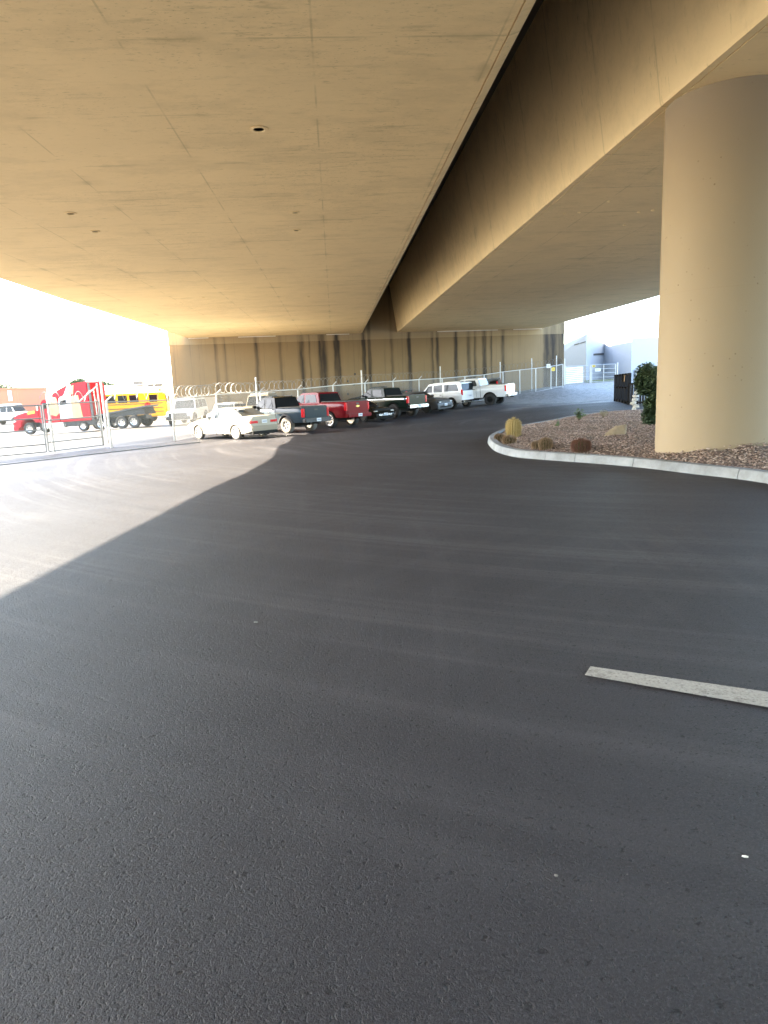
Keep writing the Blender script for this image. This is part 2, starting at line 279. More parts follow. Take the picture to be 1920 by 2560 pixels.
# ------------------------------------------------------------------ mesh helpers
class MB:
    def __init__(s): s.v = []; s.f = []
    def add(s, vs, fs):
        o = len(s.v); s.v += [tuple(v) for v in vs]; s.f += [tuple(i+o for i in f) for f in fs]; return s
    def box(s, x0, x1, y0, y1, z0, z1, M=None):
        vs = [Vector((x, y, z)) for x in (x0, x1) for y in (y0, y1) for z in (z0, z1)]
        if M is not None: vs = [M @ v for v in vs]
        return s.add(vs, [(0, 1, 3, 2), (4, 6, 7, 5), (0, 4, 5, 1), (2, 3, 7, 6), (0, 2, 6, 4), (1, 5, 7, 3)])
    def bar(s, a, b, r, n=6, r2=None):
        a = Vector(a); b = Vector(b); d = (b-a)
        if d.length < 1e-6: return s
        d.normalize(); u = d.orthogonal().normalized(); w_ = d.cross(u); r2 = r if r2 is None else r2
        vs = [a+(u*math.cos(2*math.pi*i/n)+w_*math.sin(2*math.pi*i/n))*r for i in range(n)] + [b+(u*math.cos(2*math.pi*i/n)+w_*math.sin(2*math.pi*i/n))*r2 for i in range(n)]
        return s.add(vs, [(i, (i+1) % n, n+(i+1) % n, n+i) for i in range(n)] + [tuple(range(n-1, -1, -1)), tuple(range(n, 2*n))])
    def path(s, pts, r, n=5, closed=False):
        pts = [Vector(p) for p in pts]; N = len(pts); vs = []; u = None
        for i, p in enumerate(pts):
            d = (pts[min(i+1, N-1)]-pts[max(i-1, 0)]).normalized()
            if u is None: u = d.orthogonal().normalized()
            u = (u-d*u.dot(d)).normalized(); w_ = d.cross(u)
            vs += [p+(u*math.cos(2*math.pi*j/n)+w_*math.sin(2*math.pi*j/n))*r for j in range(n)]
        return s.add(vs, [(i*n+j, i*n+(j+1) % n, (i+1)*n+(j+1) % n, (i+1)*n+j) for i in range(N-1) for j in range(n)])
    def prism(s, poly, y0, y1):       # polygon in x,z extruded along y
        n = len(poly); return s.add([(x, y0, z) for x, z in poly]+[(x, y1, z) for x, z in poly], [tuple(range(n)), tuple(range(2*n-1, n-1, -1))]+[(i, n+i, n+(i+1) % n, (i+1) % n) for i in range(n)])
    def prismz(s, poly, z0, z1):
        n = len(poly); return s.add([(x, y, z0) for x, y in poly]+[(x, y, z1) for x, y in poly], [tuple(range(n)), tuple(range(2*n-1, n-1, -1))]+[(i, n+i, n+(i+1) % n, (i+1) % n) for i in range(n)])
    def plate(s, pts, off):           # 3D polygon thickened by vector off
        off = Vector(off); n = len(pts); pts = [Vector(p) for p in pts]
        return s.add(pts+[p+off for p in pts], [tuple(range(n)), tuple(range(2*n-1, n-1, -1))]+[(i, n+i, n+(i+1) % n, (i+1) % n) for i in range(n)])
    def lathe(s, prof, n=24, axis='z', c=(0, 0, 0)):   # prof (r, h)
        vs = []
        for r, h in prof:
            for i in range(n):
                a = 2*math.pi*i/n; p = (r*math.cos(a), r*math.sin(a), h) if axis == 'z' else (r*math.cos(a), h, r*math.sin(a))
                vs.append((p[0]+c[0], p[1]+c[1], p[2]+c[2]))
        m = len(prof)
        fs = [(i*n+j, i*n+(j+1) % n, (i+1)*n+(j+1) % n, (i+1)*n+j) for i in range(m-1) for j in range(n)]
        if prof[0][0] > 1e-4: fs.append(tuple(range(n)))
        if prof[-1][0] > 1e-4: fs.append(tuple((m-1)*n+j for j in range(n)))
        return s.add(vs, fs)
    def build(s, name, mat, parent=None, smooth=False, bevel=0, loc=None, ang=35):
        me = bpy.data.meshes.new(name); me.from_pydata(s.v, [], s.f); me.validate()
        bm = bmesh.new(); bm.from_mesh(me)
        if smooth or bevel: bmesh.ops.remove_doubles(bm, verts=bm.verts, dist=1e-4)
        bmesh.ops.recalc_face_normals(bm, faces=bm.faces)
        if bevel: bmesh.ops.bevel(bm, geom=[e for e in bm.edges if len(e.link_faces) == 2 and e.calc_face_angle(0) > .5], offset=bevel, segments=2, affect='EDGES', clamp_overlap=True)
        if smooth:
            for f in bm.faces: f.smooth = True
            for e in bm.edges:
                if len(e.link_faces) == 2 and e.calc_face_angle(0) > math.radians(ang): e.smooth = False
        bm.to_mesh(me); bm.free(); me.materials.append(MATS[mat])
        o = bpy.data.objects.new(name, me); COL.objects.link(o)
        if parent is not None: o.parent = parent
        if loc is not None: o.location = loc
        return o
def tag(o, label=None, cat=None, group=None, kind=None):
    if label: o['label'] = label
    if cat: o['category'] = cat
    if group: o['group'] = group
    if kind: o['kind'] = kind
    return o
def empty(name, loc, label, cat, group=None, rz=0, normal=None):
    o = bpy.data.objects.new(name, None); COL.objects.link(o); o.empty_display_size = .2
    if normal is not None:
        q = Vector((0, 0, 1)).rotation_difference(normal); o.rotation_mode = 'QUATERNION'
        from mathutils import Quaternion
        o.rotation_quaternion = q @ Quaternion((0, 0, 1), rz)
    else: o.rotation_euler = (0, 0, rz)
    o.location = loc; return tag(o, label, cat, group)
# ------------------------------------------------------------------ ground
def axis(lo, hi, a, b, st):
    c = list(np.arange(a, b+1e-6, st)); s = st; x = b
    while x < hi: s *= 1.25; x += s; c.append(min(x, hi))
    s = st; x = a
    while x > lo: s *= 1.25; x -= s; c.insert(0, max(x, lo))
    return np.array(sorted(set(c)))
gx = axis(-900, 900, -30, 34, .6); gy = axis(-400, 1500, -6, 84, .6)
GX, GY = np.meshgrid(gx, gy); GZ = hz(GX, GY)
nx, ny = len(gx), len(gy)
g = MB(); g.v = [(float(a), float(b), float(c)) for a, b, c in zip(GX.ravel(), GY.ravel(), GZ.ravel())]
g.f = [(j*nx+i, j*nx+i+1, (j+1)*nx+i+1, (j+1)*nx+i) for j in range(ny-1) for i in range(nx-1)]
o = g.build('ground', 'asphalt', smooth=True); tag(o, kind='structure')
# parking line
a0, a1 = at(1476, 1668), at(1462, 1690); b0 = at(2250, 1780); b1 = at(2250, 1829)
ln = MB(); N = 24
vs = []
for i in range(N+1):
    t = i/N
    for p, q in ((a0, b0), (a1, b1)):
        c = p.lerp(q, t); c.z = gz(c.x, c.y)+.006; vs.append(c)
ln.add(vs, [(2*i, 2*i+1, 2*i+3, 2*i+2) for i in range(N)])
tag(ln.build('parking_line', 'worn_white_paint'), 'worn white painted parking line on the dark asphalt', 'road marking', kind='structure')
# ------------------------------------------------------------------ decks
ZS = 6.05; WY0, WX0 = 58.3, -13.3
P1 = Vector((-11.87, 58.46, 0)); P2 = Vector((20.05, 63.27, 0)); WD = (P2-P1).normalized()
def wally(x): return P1.y + (x-P1.x)*(P2.y-P1.y)/(P2.x-P1.x)
ZT = 9.7
def deck(name, label, secfun, ys, drains):
    # secfun(y) -> closed section polygon (x,z) anticlockwise
    root = empty(name, (0, 0, 0), label, 'bridge deck')
    m = MB(); secs = [secfun(y) for y in ys]; n = len(secs[0])
    for k_, sec in enumerate(secs):
        for (x, z) in sec: m.v.append((x, ys[k_] if ys[k_] < 50 else wally(x)+.35, z))
    for k_ in range(len(ys)-1):
        for j in range(n): m.f.append((k_*n+j, k_*n+(j+1) % n, (k_+1)*n+(j+1) % n, (k_+1)*n+j))
    m.f.append(tuple(range(n))); m.f.append(tuple((len(ys)-1)*n+j for j in range(n)))
    m.build('box_girder', 'deck_concrete', root)
    for (px, py, r) in drains:
        p = atZ(px, py, ZS); d = MB().lathe([(r*.62, -.002), (r, -.002), (r*1.05, -.012), (r*.7, -.022), (r*.6, -.012), (r*.6, .0)], 20)
        dd = d.build('drain_ring', 'deck_plain', root, smooth=True, loc=(p.x, p.y, ZS))
        MB().lathe([(r*.61, -.006), (.001, -.006)], 16).build('drain_hole', 'drain_dark', dd)
    return root
def flare(y):
    tb = [(-60, -26), (-20, -17.0), (-6, -14.8), (2, -13.5), (7.8, -12.9), (9.5, -12.7), (12.5, -12.4), (13.9, -12.2), (15.8, -11.87), (20, -11.78), (26, -12.1), (34, -12.2), (45, -12.0), (60, -11.87)]
    return float(np.interp(y, [t[0] for t in tb], [t[1] for t in tb]))
YS = [-60, -40, -20, -12, -6, -2, 2, 5, 7.8, 9.5, 11, 12.5, 13.9, 15.8, 18, 20, 26, 34, 45, 60]
def secL(y):
    x0 = flare(y); x1 = 2.67
    return [(x0, ZS+.05), (x0+.15, ZS), (x1-.17, ZS), (x1-.17, ZS+.03), (x1-.145, ZS+.03), (x1-.145, ZS), (x1, ZS+.045), (x1-.05, ZS+2.9), (x1-.05, ZS+4.2), (x1-.35, ZS+4.2), (x1-.4, ZS+3.1), (x0+.45, ZS+3.1), (x0+.4, ZT), (x0, ZT)]
deck('overpass_deck', 'tan concrete bridge deck overhead with round drain holes, spanning the left side of the lot', secL, YS,
     [(647, 322, .15), (177, 533, .14), (238, 578, .13), (738, 531, .12), (741, 575, .12), (508, 743, .07), (771, 741, .07)])
def secR(y):
    x0, x1 = 5.76, 19.4
    return [(x0-.42, ZS+2.9), (x0-.02, ZS+.05), (x0, ZS), (x0+.13, ZS), (x0+.13, ZS+.03), (x0+.155, ZS+.03), (x0+.155, ZS), (x1-.1, ZS), (x1, ZS+.05), (x1, ZT), (x1-.4, ZT), (x1-.45, ZS+3.1), (x0-.35, ZS+3.1), (x0-.5, ZS+4.2), (x0-.6, ZS+4.2)][::-1]
dr = COL.objects.get('overpass_deck'); MB().box(2.63, 2.675, -59.9, 59.5, ZS+.10, ZS+4.19).build('web_shade_plate', 'gap_shade_concrete', dr)  # dark plate added over the left web to keep the gap dim
dr = deck('overpass_deck', 'tan concrete bridge deck overhead resting on the round pillar, right of the dark gap', secR, [-60, -20, 0, 20, 40, 60], [(1522, 503, .05), (1411, 533, .04), (1448, 530, .05), (1596, 530, .05), (1632, 525, .06), (1561, 562, .05)])
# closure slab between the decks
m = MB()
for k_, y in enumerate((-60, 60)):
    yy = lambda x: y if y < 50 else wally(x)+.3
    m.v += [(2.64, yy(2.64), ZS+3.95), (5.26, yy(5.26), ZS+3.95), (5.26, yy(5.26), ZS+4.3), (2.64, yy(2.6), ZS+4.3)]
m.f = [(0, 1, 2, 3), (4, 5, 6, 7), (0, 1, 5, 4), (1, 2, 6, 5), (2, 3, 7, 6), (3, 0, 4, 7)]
tag(m.build('closure_slab', 'gap_shade_concrete'), 'concrete slab with shade painted in, closing the gap between the two bridge decks', 'concrete slab')
# ------------------------------------------------------------------ abutment wall
ang = math.atan2(WD.y, WD.x)
wl = empty('abutment_wall', (WX0, wally(WX0), 0), 'long tan concrete abutment wall with dark vertical water stains behind the fence', 'wall', rz=ang)
LW = 34.75/math.cos(ang)*1.0
MB().box(0, LW, 0, 1.6, -2.5, 5.5).build('wall_face', 'stained_wall', wl)
MB().box(-.02, LW+.02, -.025, 1.6, 5.5, 10.6).build('upper_band', 'band_wall', wl)
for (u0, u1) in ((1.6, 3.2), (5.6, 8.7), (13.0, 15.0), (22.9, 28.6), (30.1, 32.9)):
    MB().box(u0, u1, -.07, -.02, ZS-.065, ZS-.02).build('light_gap_strip', 'light_gap_pale', wl)  # pale strips painted in for sunlight showing through the seat gaps
MB().box(-.1, LW+.1, 1.6, 60, -2.5, 13).build('approach_fill', 'deck_plain', wl)  # unseen fill, raised in height to shade the buildings at right
for (px, py) in ((870, 953), (888, 935), (885, 962), (870, 985), (948, 958)):
    p = atY(px, py, 60.4); u = (p-wl.location).dot(WD); MB().lathe([(.09, -.006), (.09, .01)], 10, 'y', (u, -.004, p.z)).build('weep_hole', 'mark_dark', wl)
# ------------------------------------------------------------------ island
near = [(2700, 1370), (2300, 1285), (1920, 1209), (1715, 1183), (1581, 1167), (1434, 1155), (1367, 1150), (1291, 1143), (1247, 1132), (1226, 1118), (1220, 1103)]
far_ = [(1236, 1092), (1262, 1081), (1303, 1072), (1403, 1053), (1492, 1040), (1577, 1034), (1700, 1027), (1850, 1021)]
pts = [at(*p) for p in near] + [at(*p, ) for p in far_]
def catmull(P, n=5):
    out = []
    for i in range(len(P)-1):
        a, b, c, d = P[max(i-1, 0)], P[i], P[i+1], P[min(i+2, len(P)-1)]
        for k_ in range(n):
            t = k_/n; out.append(.5*((2*b)+(-a+c)*t+(2*a-5*b+4*c-d)*t*t+(-a+3*b-3*c+d)*t**3))
    out.append(P[-1]); return out
cp = catmull([Vector((p.x, p.y, 0)) for p in pts], 6)
# resample
ds = [0]
for i in range(1, len(cp)): ds.append(ds[-1]+(cp[i]-cp[i-1]).length)
def along(s_):
    s_ = max(0, min(ds[-1]-1e-4, s_)); i = max(k_ for k_ in range(len(ds)) if ds[k_] <= s_); i = min(i, len(cp)-2)
    return cp[i].lerp(cp[i+1], (s_-ds[i])/max(1e-6, ds[i+1]-ds[i]))
kb = MB(); KH = .15; joints = [at(1361, 1150), at(1434, 1155), at(1581, 1167), at(1846, 1197)]
js = []
for j in joints:
    js.append(min(np.arange(0, ds[-1], .05), key=lambda s_: (along(s_)-Vector((j.x, j.y, 0))).length))
js = sorted(js); s_ = js[-1]
while s_ < ds[-1]-3: s_ += 3.0; js.append(s_)
cuts = [0]+js+[ds[-1]]
inner_line = []
for c0_, c1_ in zip(cuts[:-1], cuts[1:]):
    if c1_-c0_ < .1: continue
    n = max(2, int((c1_-c0_)/.25)); a_ = c0_+.006; b_ = c1_-.006; rows = []
    for i in range(n+1):
        s_ = a_+(b_-a_)*i/n; p = along(s_); tg = (along(s_+.15)-along(s_-.15)).normalized(); nr = Vector((tg.y, -tg.x, 0))
        zb = gz(p.x, p.y); prof = [(0, -.1), (0, .0), (.025, KH-.03), (.055, KH), (.19, KH+.004), (.19, -.1)]
        rows.append([p+nr*a + Vector((0, 0, zb+b)) for a, b in prof]); q = p+nr*.19; inner_line.append(Vector((q.x, q.y, zb)))
    m_ = len(prof); o_ = len(kb.v)
    for r_ in rows: kb.v += [tuple(v) for v in r_]
    for i in range(n):
        for j in range(m_-1): kb.f.append((o_+i*m_+j, o_+i*m_+j+1, o_+(i+1)*m_+j+1, o_+(i+1)*m_+j))
    kb.f.append(tuple(o_+j for j in range(m_))); kb.f.append(tuple(o_+n*m_+j for j in range(m_)))
kerb = tag(kb.build('kerb', 'kerb_concrete', smooth=True), 'pale concrete kerb curving round the gravel island', 'kerb', kind='structure')
# gravel bed
poly = [(p.x, p.y) for p in inner_line] + [(30, 26), (30, 5)]
PA = np.array(poly)
def inside(x, y):
    c = False; n = len(PA); j = n-1
    for i in range(n):
        if (PA[i, 1] > y) != (PA[j, 1] > y) and x < (PA[j, 0]-PA[i, 0])*(y-PA[i, 1])/(PA[j, 1]-PA[i, 1])+PA[i, 0]: c = not c
        j = i
    return c
IL = np.array([(p.x, p.y) for p in inner_line])
def bedz(x, y):
    d = math.sqrt(float(((IL-np.array([x, y]))**2).sum(1).min()))
    return gz(x, y)+.115 + .16*math.exp(-((math.hypot(x-6.86, y-12.0)-.95)/.45)**2)*max(0.0, (12.0-y+.2)/1.1) + .20*(1-math.exp(-d/1.6)) + .015*math.sin(x*3.1+y*1.7)
bm = bmesh.new(); vs = [bm.verts.new((x, y, 0)) for x, y in poly]; 
f = bm.faces.new(vs); bmesh.ops.triangulate(bm, faces=[f])
for _ in range(5):
    es = [e for e in bm.edges if e.calc_length() > .55]
    if not es: break
    bmesh.ops.subdivide_edges(bm, edges=es, cuts=1); bmesh.ops.triangulate(bm, faces=bm.faces)
for v in bm.verts: v.co.z = bedz(v.co.x, v.co.y)
bmesh.ops.recalc_face_normals(bm, faces=bm.faces)
me = bpy.data.meshes.new('gravel_bed'); bm.to_mesh(me); bm.free(); me.materials.append(MATS['gravel']); o = bpy.data.objects.new('gravel_bed', me); COL.objects.link(o)
tag(o, 'reddish brown gravel bed inside the kerbed island', 'gravel bed', kind='structure')
st = MB(); cnt = 0; random.seed(3)
ico = [(0, 0, 1), (.9, 0, .45), (.28, .85, .45), (-.72, .53, .45), (-.72, -.53, .45), (.28, -.85, .45), (.72, .53, -.45), (-.28, .85, -.45), (-.9, 0, -.45), (-.28, -.85, -.45), (.72, -.53, -.45), (0, 0, -1)]
icf = [(0, 1, 2), (0, 2, 3), (0, 3, 4), (0, 4, 5), (0, 5, 1), (1, 6, 2), (2, 7, 3), (3, 8, 4), (4, 9, 5), (5, 10, 1), (6, 7, 2), (7, 8, 3), (8, 9, 4), (9, 10, 5), (10, 6, 1), (11, 7, 6), (11, 8, 7), (11, 9, 8), (11, 10, 9), (11, 6, 10)]
def stone(mb, c, r, flat=.6, jit=.25):
    a = random.random()*6.28; ca, sa = math.cos(a), math.sin(a); sx = random.uniform(.8, 1.3); sy = random.uniform(.6, 1); vv = []
    for (x, y, z) in ico:
        x *= sx*random.uniform(1-jit, 1+jit); y *= sy*random.uniform(1-jit, 1+jit); z *= flat*random.uniform(1-jit, 1+jit)
        vv.append((c[0]+r*(x*ca-y*sa), c[1]+r*(x*sa+y*ca), c[2]+r*z))
    mb.add(vv, icf)
for _ in range(90000):
    if cnt > 24000: break
    x = random.uniform(4.2, 13.5); y = 7.6+(random.random()**1.6)*20
    if not inside(x, y): continue
    stone(st, (x, y, bedz(x, y)+.006), random.uniform(.010, .023)); cnt += 1
tag(st.build('gravel_stones', 'gravel_stones'), 'loose brown stones strewn over the gravel island', 'gravel', kind='stuff')
# ------------------------------------------------------------------ pillar
PC = (6.86, 12.0); pr = 1.0
zb = bedz(*PC)-.3
pil = empty('bridge_pillar', (PC[0], PC[1], zb), 'thick round tan concrete pillar standing in the gravel island under the right deck', 'pillar')
MB().lathe([(pr, 0), (pr, ZS-zb-.001)], 96).build('shaft', 'pillar_concrete', pil, smooth=True)
# a second pillar row behind the camera carries the left deck
# ------------------------------------------------------------------ vehicles
def interp(tab, x):
    return float(np.interp(x, [t[0] for t in tab], [t[1] for t in tab]))
def smooth_tab(tab, n=6):
    P = [Vector((a, b, 0)) for a, b in tab]; out = []
    for i in range(len(P)-1):
        a, b, c, d = P[max(i-1, 0)], P[i], P[i+1], P[min(i+2, len(P)-1)]
        for k_ in range(n):
            t = k_/n; q = b.lerp(c, t); h = .5*((2*b)+(-a+c)*t+(2*a-5*b+4*c-d)*t*t+(-a+3*b-3*c+d)*t**3); q = q*.6+h*.4; out.append((q.x, q.y))
    out.append(tab[-1]); return out
def wheel(root, x, y, r, wd, side, rim, style, tyre='rubber', rr=.62, name='wheel'):
    t = MB().lathe([(r*rr, -wd/2), (r*.90, -wd/2), (r*.985, -wd*.38), (r, -wd*.2), (r, wd*.2), (r*.985, wd*.38), (r*.90, wd/2), (r*rr, wd/2), (r*rr, -wd/2)], 28, 'y', (0, 0, 0))
    T = t.build(name, tyre, root, smooth=True, loc=(x, y, r))
    m = MB(); yo = side*wd*.42; R = r*rr
    m.lathe([(R*.985, -side*wd*.4), (R*.985, yo+side*.02), (R*.88, yo+side*.012), (R*.84, yo-side*.05), (R*.83, -side*wd*.4)], 28, 'y')
    ns = {'steel': 0, 'six': 6, 'eight': 8, 'five': 5, 'ten': 10}[style]
    if ns == 0:
        m.lathe([(R*.86, yo-side*.035), (R*.6, yo-side*.015), (R*.3, yo+side*.0), (.001, yo+side*.01)], 24, 'y')
    else:
        m.lathe([(R*.24, yo-side*.05), (R*.24, yo+side*.0), (.001, yo+side*.005)], 16, 'y')
        for i in range(ns):
            a = 2*math.pi*i/ns+.3; hw = .34*math.pi*R/ns*.62
            ca, sa = math.cos(a), math.sin(a)
            def pt(rad, off, yy): return (ca*rad-sa*off, yy, sa*rad+ca*off)
            m.plate([pt(R*.15, -hw, yo-side*.01), pt(R*.9, -hw*1.1, yo-side*.005), pt(R*.9, hw*1.1, yo-side*.005), pt(R*.15, hw, yo-side*.01)], (0, -side*.03, 0))
    o = m.build('rim', rim, T, smooth=True)
    d = MB().lathe([(R*.84, yo-side*.07), (.001, yo-side*.07)], 20, 'y').build('brake_disc', 'under', T)
    if ns == 0:
        for i in range(6):
            a = i*math.pi/3; MB().lathe([(R*.09, yo-side*.0), (R*.09, yo-side*.03)], 8, 'y', (math.cos(a)*R*.68, 0, math.sin(a)*R*.68)).build('vent_hole', 'under', T)
    return T
class Car:
    def __init__(s, name, label, cat, contact, local, heading, P, group=None):
        s.P = P; hd = math.atan2(heading[1], heading[0])
        nrm = Vector((-(gz(contact.x+1, contact.y)-gz(contact.x-1, contact.y))/2, -(gz(contact.x, contact.y+1)-gz(contact.x, contact.y-1))/2, 1)).normalized()
        c, sn = math.cos(hd), math.sin(hd); ox = contact.x-(c*local[0]-sn*local[1]); oy = contact.y-(sn*local[0]+c*local[1])
        # fit to ground under four wheels
        s.root = empty(name, (ox, oy, gz(ox, oy)), label, cat, group, rz=hd, normal=nrm)
        s.W = P['W']/2; s.top = smooth_tab(P['top']); s.x0 = P['top'][0][0]; s.x1 = P['top'][-1][0]
        s.sill = P['sill']; s.wx = P['wx']; s.r = P['r']; s.ra = P.get('ra', s.r*1.16); s.paint = P['paint']
        s.body()
    def hw(s, x):   # plan half width
        e = s.P.get('round', .5); k_ = s.P.get('taper', .14); d = max(0, e-(x-s.x0))/e; g_ = max(0, e-(s.x1-x))/e
        return s.W*(1-k_*max(d, g_)**2.2)
    def bottom(s, x):
        z = s.sill + (.10*max(0, (abs(x-(s.x0+s.x1)/2)-(s.x1-s.x0)/2+.5))/.5 if s.P.get('lift', True) else 0)
        for wx in s.wx:
            if abs(x-wx) < s.ra: z = max(z, s.r+math.sqrt(s.ra**2-(x-wx)**2))
        return z
    def side(s, x, z, sg, off=0.0):
        zt = interp(s.top, x); t = (z-s.sill)/max(.1, zt-s.sill); belt = s.P.get('beltk', .62)
        k_ = .955+.045*min(1, max(0, t)/belt) if t < belt else 1-.075*((t-belt)/(1-belt))**2
        return Vector((x, sg*(s.hw(x)*k_+off), z))
    def body(s):
        xs = set(np.round(np.linspace(s.x0, s.x1, 50), 3))
        for wx in s.wx:
            for k_ in range(-8, 9): xs.add(round(wx+s.ra*math.sin(k_/8*math.pi/2), 3))
            xs.add(round(wx-s.ra-.004, 3)); xs.add(round(wx+s.ra+.004, 3))
        xs = sorted(x for x in xs if s.x0 <= x <= s.x1); m = MB(); R = 8; rows = []
        for x in xs:
            zb_, zt = s.bottom(x), interp(s.top, x); left = []
            for j in range(R+1):
                z = zb_+(zt-.05-zb_)*j/R; left.append(s.side(x, z, 1))
            e = left[-1]; left.append(Vector((x, e.y-.018, zt-.018))); left.append(Vector((x, e.y-.07, zt))); left.append(Vector((x, e.y*.5, zt+.018)))
            right = [Vector((v.x, -v.y, v.z)) for v in reversed(left)]
            rows.append(left+[Vector((x, 0, zt+.024))]+right)
        n = len(rows[0])
        for r_ in rows: m.v += [tuple(v) for v in r_]
        m.f = [(i*n+j, i*n+j+1, (i+1)*n+j+1, (i+1)*n+j) for i in range(len(rows)-1) for j in range(n-1)]
        h = n//2
        for base in (0, (len(rows)-1)*n):
            for j in range(h): m.f.append((base+j, base+j+1, base+n-2-j, base+n-1-j) if j+1 < h else (base+j, base+h, base+n-1-j))
        s.bodyo = m.build('body', s.paint, s.root, smooth=True, ang=40)
        u = MB().box(s.x0+.12, s.x1-.12, -s.W*.72, s.W*.72, s.sill-.02, min(s.r*2+.1, interp(s.top, s.wx[0])-.12))
        for sx in s.wx:
            u.lathe([(s.ra-.01, -s.W*.9), (s.ra-.01, s.W*.9)], 20, 'y', (sx, 0, s.r)) if False else None
        u.build('underbody', 'under', s.root)
        P = s.P
        for i, wx in enumerate(s.wx):
            for sg in (1, -1):
                wd = P.get('tw', .24); wheel(s.root, wx, sg*(s.W-wd/2-.02), s.r, wd, sg, P['rim'], P['style'], P.get('tyre', 'rubber'), P.get('rr', .62))
                if P.get('flare'):
                    f = MB(); N = 14; ring = []
                    for k_ in range(N+1):
                        a = math.pi*(-.02+1.04*k_/N)
                        for rad, of in ((s.ra-.01, .0), (s.ra-.01, .045), (s.ra+.05, .045), (s.ra+.075, .0)):
                            x = wx+math.cos(a)*rad; z = max(s.r+math.sin(a)*rad, s.sill-.02); b = s.side(min(max(x, s.x0), s.x1), z, sg, of); ring.append(b)
                    f.add(ring, [(k_*4+j, k_*4+(j+1) % 4, (k_+1)*4+(j+1) % 4, (k_+1)*4+j) for k_ in range(N) for j in range(4)]); f.build('wheel_arch', P['flare'], s.root, smooth=True)
    def cabin(s, gh, wins, windshield, rear, zb_, tum=.30, inset=.06, roofmat=None, glass='glass_dark'):
        # gh: outline (x,z) from base-front over roof to base-rear
        W = s.W*.93-inset
        yg = lambda z: W-(z-zb_)*tum
        m = MB(); n = len(gh); zr = max(z for x, z in gh)
        def ring(x, z): y = yg(z); return [Vector((x, y, z)), Vector((x, y*.93, z+.012*(1 if z > zb_+.1 else 0))), Vector((x, 0, z+.03*(1 if z > zb_+.1 else 0))), Vector((x, -y*.93, z+.012*(1 if z > zb_+.1 else 0))), Vector((x, -y, z))]
        for x, z in gh: m.v += [tuple(v) for v in ring(x, z)]
        m.f = [(i*5+j, i*5+j+1, (i+1)*5+j+1, (i+1)*5+j) for i in range(n-1) for j in range(4)]
        m.f.append(tuple(i*5 for i in range(n))); m.f.append(tuple(i*5+4 for i in range(n-1, -1, -1)))
        c = m.build('cabin', roofmat or s.paint, s.root, smooth=True, bevel=.02, ang=40)
        for poly in wins:
            for sg in (1, -1):
                MB().plate([(x, sg*(yg(z)+.012), z) for x, z in poly], (0, -sg*.016, 0)).build('window', glass, s.root)
        for nm, spec, sg in (('windshield', windshield, 1), ('rear_window', rear, -1)):
            if not spec: continue
            (xa, za), (xb, zb2) = spec; d = Vector((xb-xa, 0, zb2-za)).normalized(); nn = Vector((d.z*sg, 0, -d.x*sg)); nn = nn if nn.z > 0 else -nn
            if abs(nn.z) < .05: nn = Vector((sg, 0, 0))
            L = (Vector((xb-xa, 0, zb2-za))).length; A = Vector((xa, 0, za))+d*L*.08; B = Vector((xa, 0, za))+d*L*.92
            ya, yb = yg(A.z)*.92, yg(B.z)*.90
            MB().plate([A+Vector((0, ya, 0))+nn*.016, A+Vector((0, -ya, 0))+nn*.016, B+Vector((0, -yb, 0))+nn*.03, B+Vector((0, yb, 0))+nn*.03], -nn*.02).build(nm, glass, s.root)
        s.yg = yg
        return c
    def doors(s, spans, z0, hmat='black_plastic', sides=(1, -1)):
        for (xa, xb) in spans:
            for sg in sides:
                m = MB(); nx_, nz_ = 6, 6; v = []
                for i in range(nx_+1):
                    x = xa+.012+(xb-xa-.024)*i/nx_; zt = interp(s.top, x)-.06; zlo = max(z0, s.bottom(x)+.03)
                    for j in range(nz_+1): v.append(s.side(x, zlo+(zt-zlo)*j/nz_, sg, .007))
                m.add(v, [(i*(nz_+1)+j, i*(nz_+1)+j+1, (i+1)*(nz_+1)+j+1, (i+1)*(nz_+1)+j) for i in range(nx_) for j in range(nz_)])
                D = m.build('door', s.paint, s.root, smooth=True)
                zt = interp(s.top, xa+.15); p = s.side(xa+.17, zt-.17, sg, .03)
                MB().box(p.x-.09, p.x+.09, p.y-.015, p.y+.015, p.z-.018, p.z+.018).build('handle', hmat, D, bevel=.008)
                e = MB()
                for xx in (xa,):
                    pts_ = [s.side(xx, max(z0, s.bottom(xx)+.02)+(interp(s.top, xx)-.05-max(z0, s.bottom(xx)+.02))*j/6, sg, .004) for j in range(7)]
                    for j in range(6): e.add([pts_[j]+Vector((-.008, 0, 0)), pts_[j]+Vector((.008, 0, 0)), pts_[j+1]+Vector((.008, 0, 0)), pts_[j+1]+Vector((-.008, 0, 0))], [(0, 1, 2, 3)])
                e.build('door_seam', 'under', D)
    def bx(s, name, mat, x0, x1, y0, y1, z0, z1, bevel=.012, both=False, label=None):
        out = []
        for sg in ((1, -1) if both else (1,)):
            o = MB().box(x0, x1, min(sg*y0, sg*y1), max(sg*y0, sg*y1), z0, z1).build(name, mat, s.root, bevel=bevel); out.append(o)
            if label: o['label'] = label
        return out
    def mirrors(s, x, z, mat):
        y = s.side(x, interp(s.top, x)-.05, 1).y; s.bx('mirror', mat, x-.07, x+.07, y-.02, y+.21, z, z+.15, .03, True)
    def plate(s, x, z, sg=-1, y=0):
        p = s.bx('license_plate', 'plate_white', x-.008 if sg < 0 else x, x if sg < 0 else x+.008, y-.155, y+.155, z, z+.155, .002)[0]
        mk = MB()
        for i in range(6): mk.box(x+sg*.012-.002, x+sg*.012+.002, y-.12+i*.042, y-.10+i*.042, z+.045, z+.105)
        mk.build('plate_marks', 'plate_mark', p)
ROW = 'vehicles parked in a row along the fence'
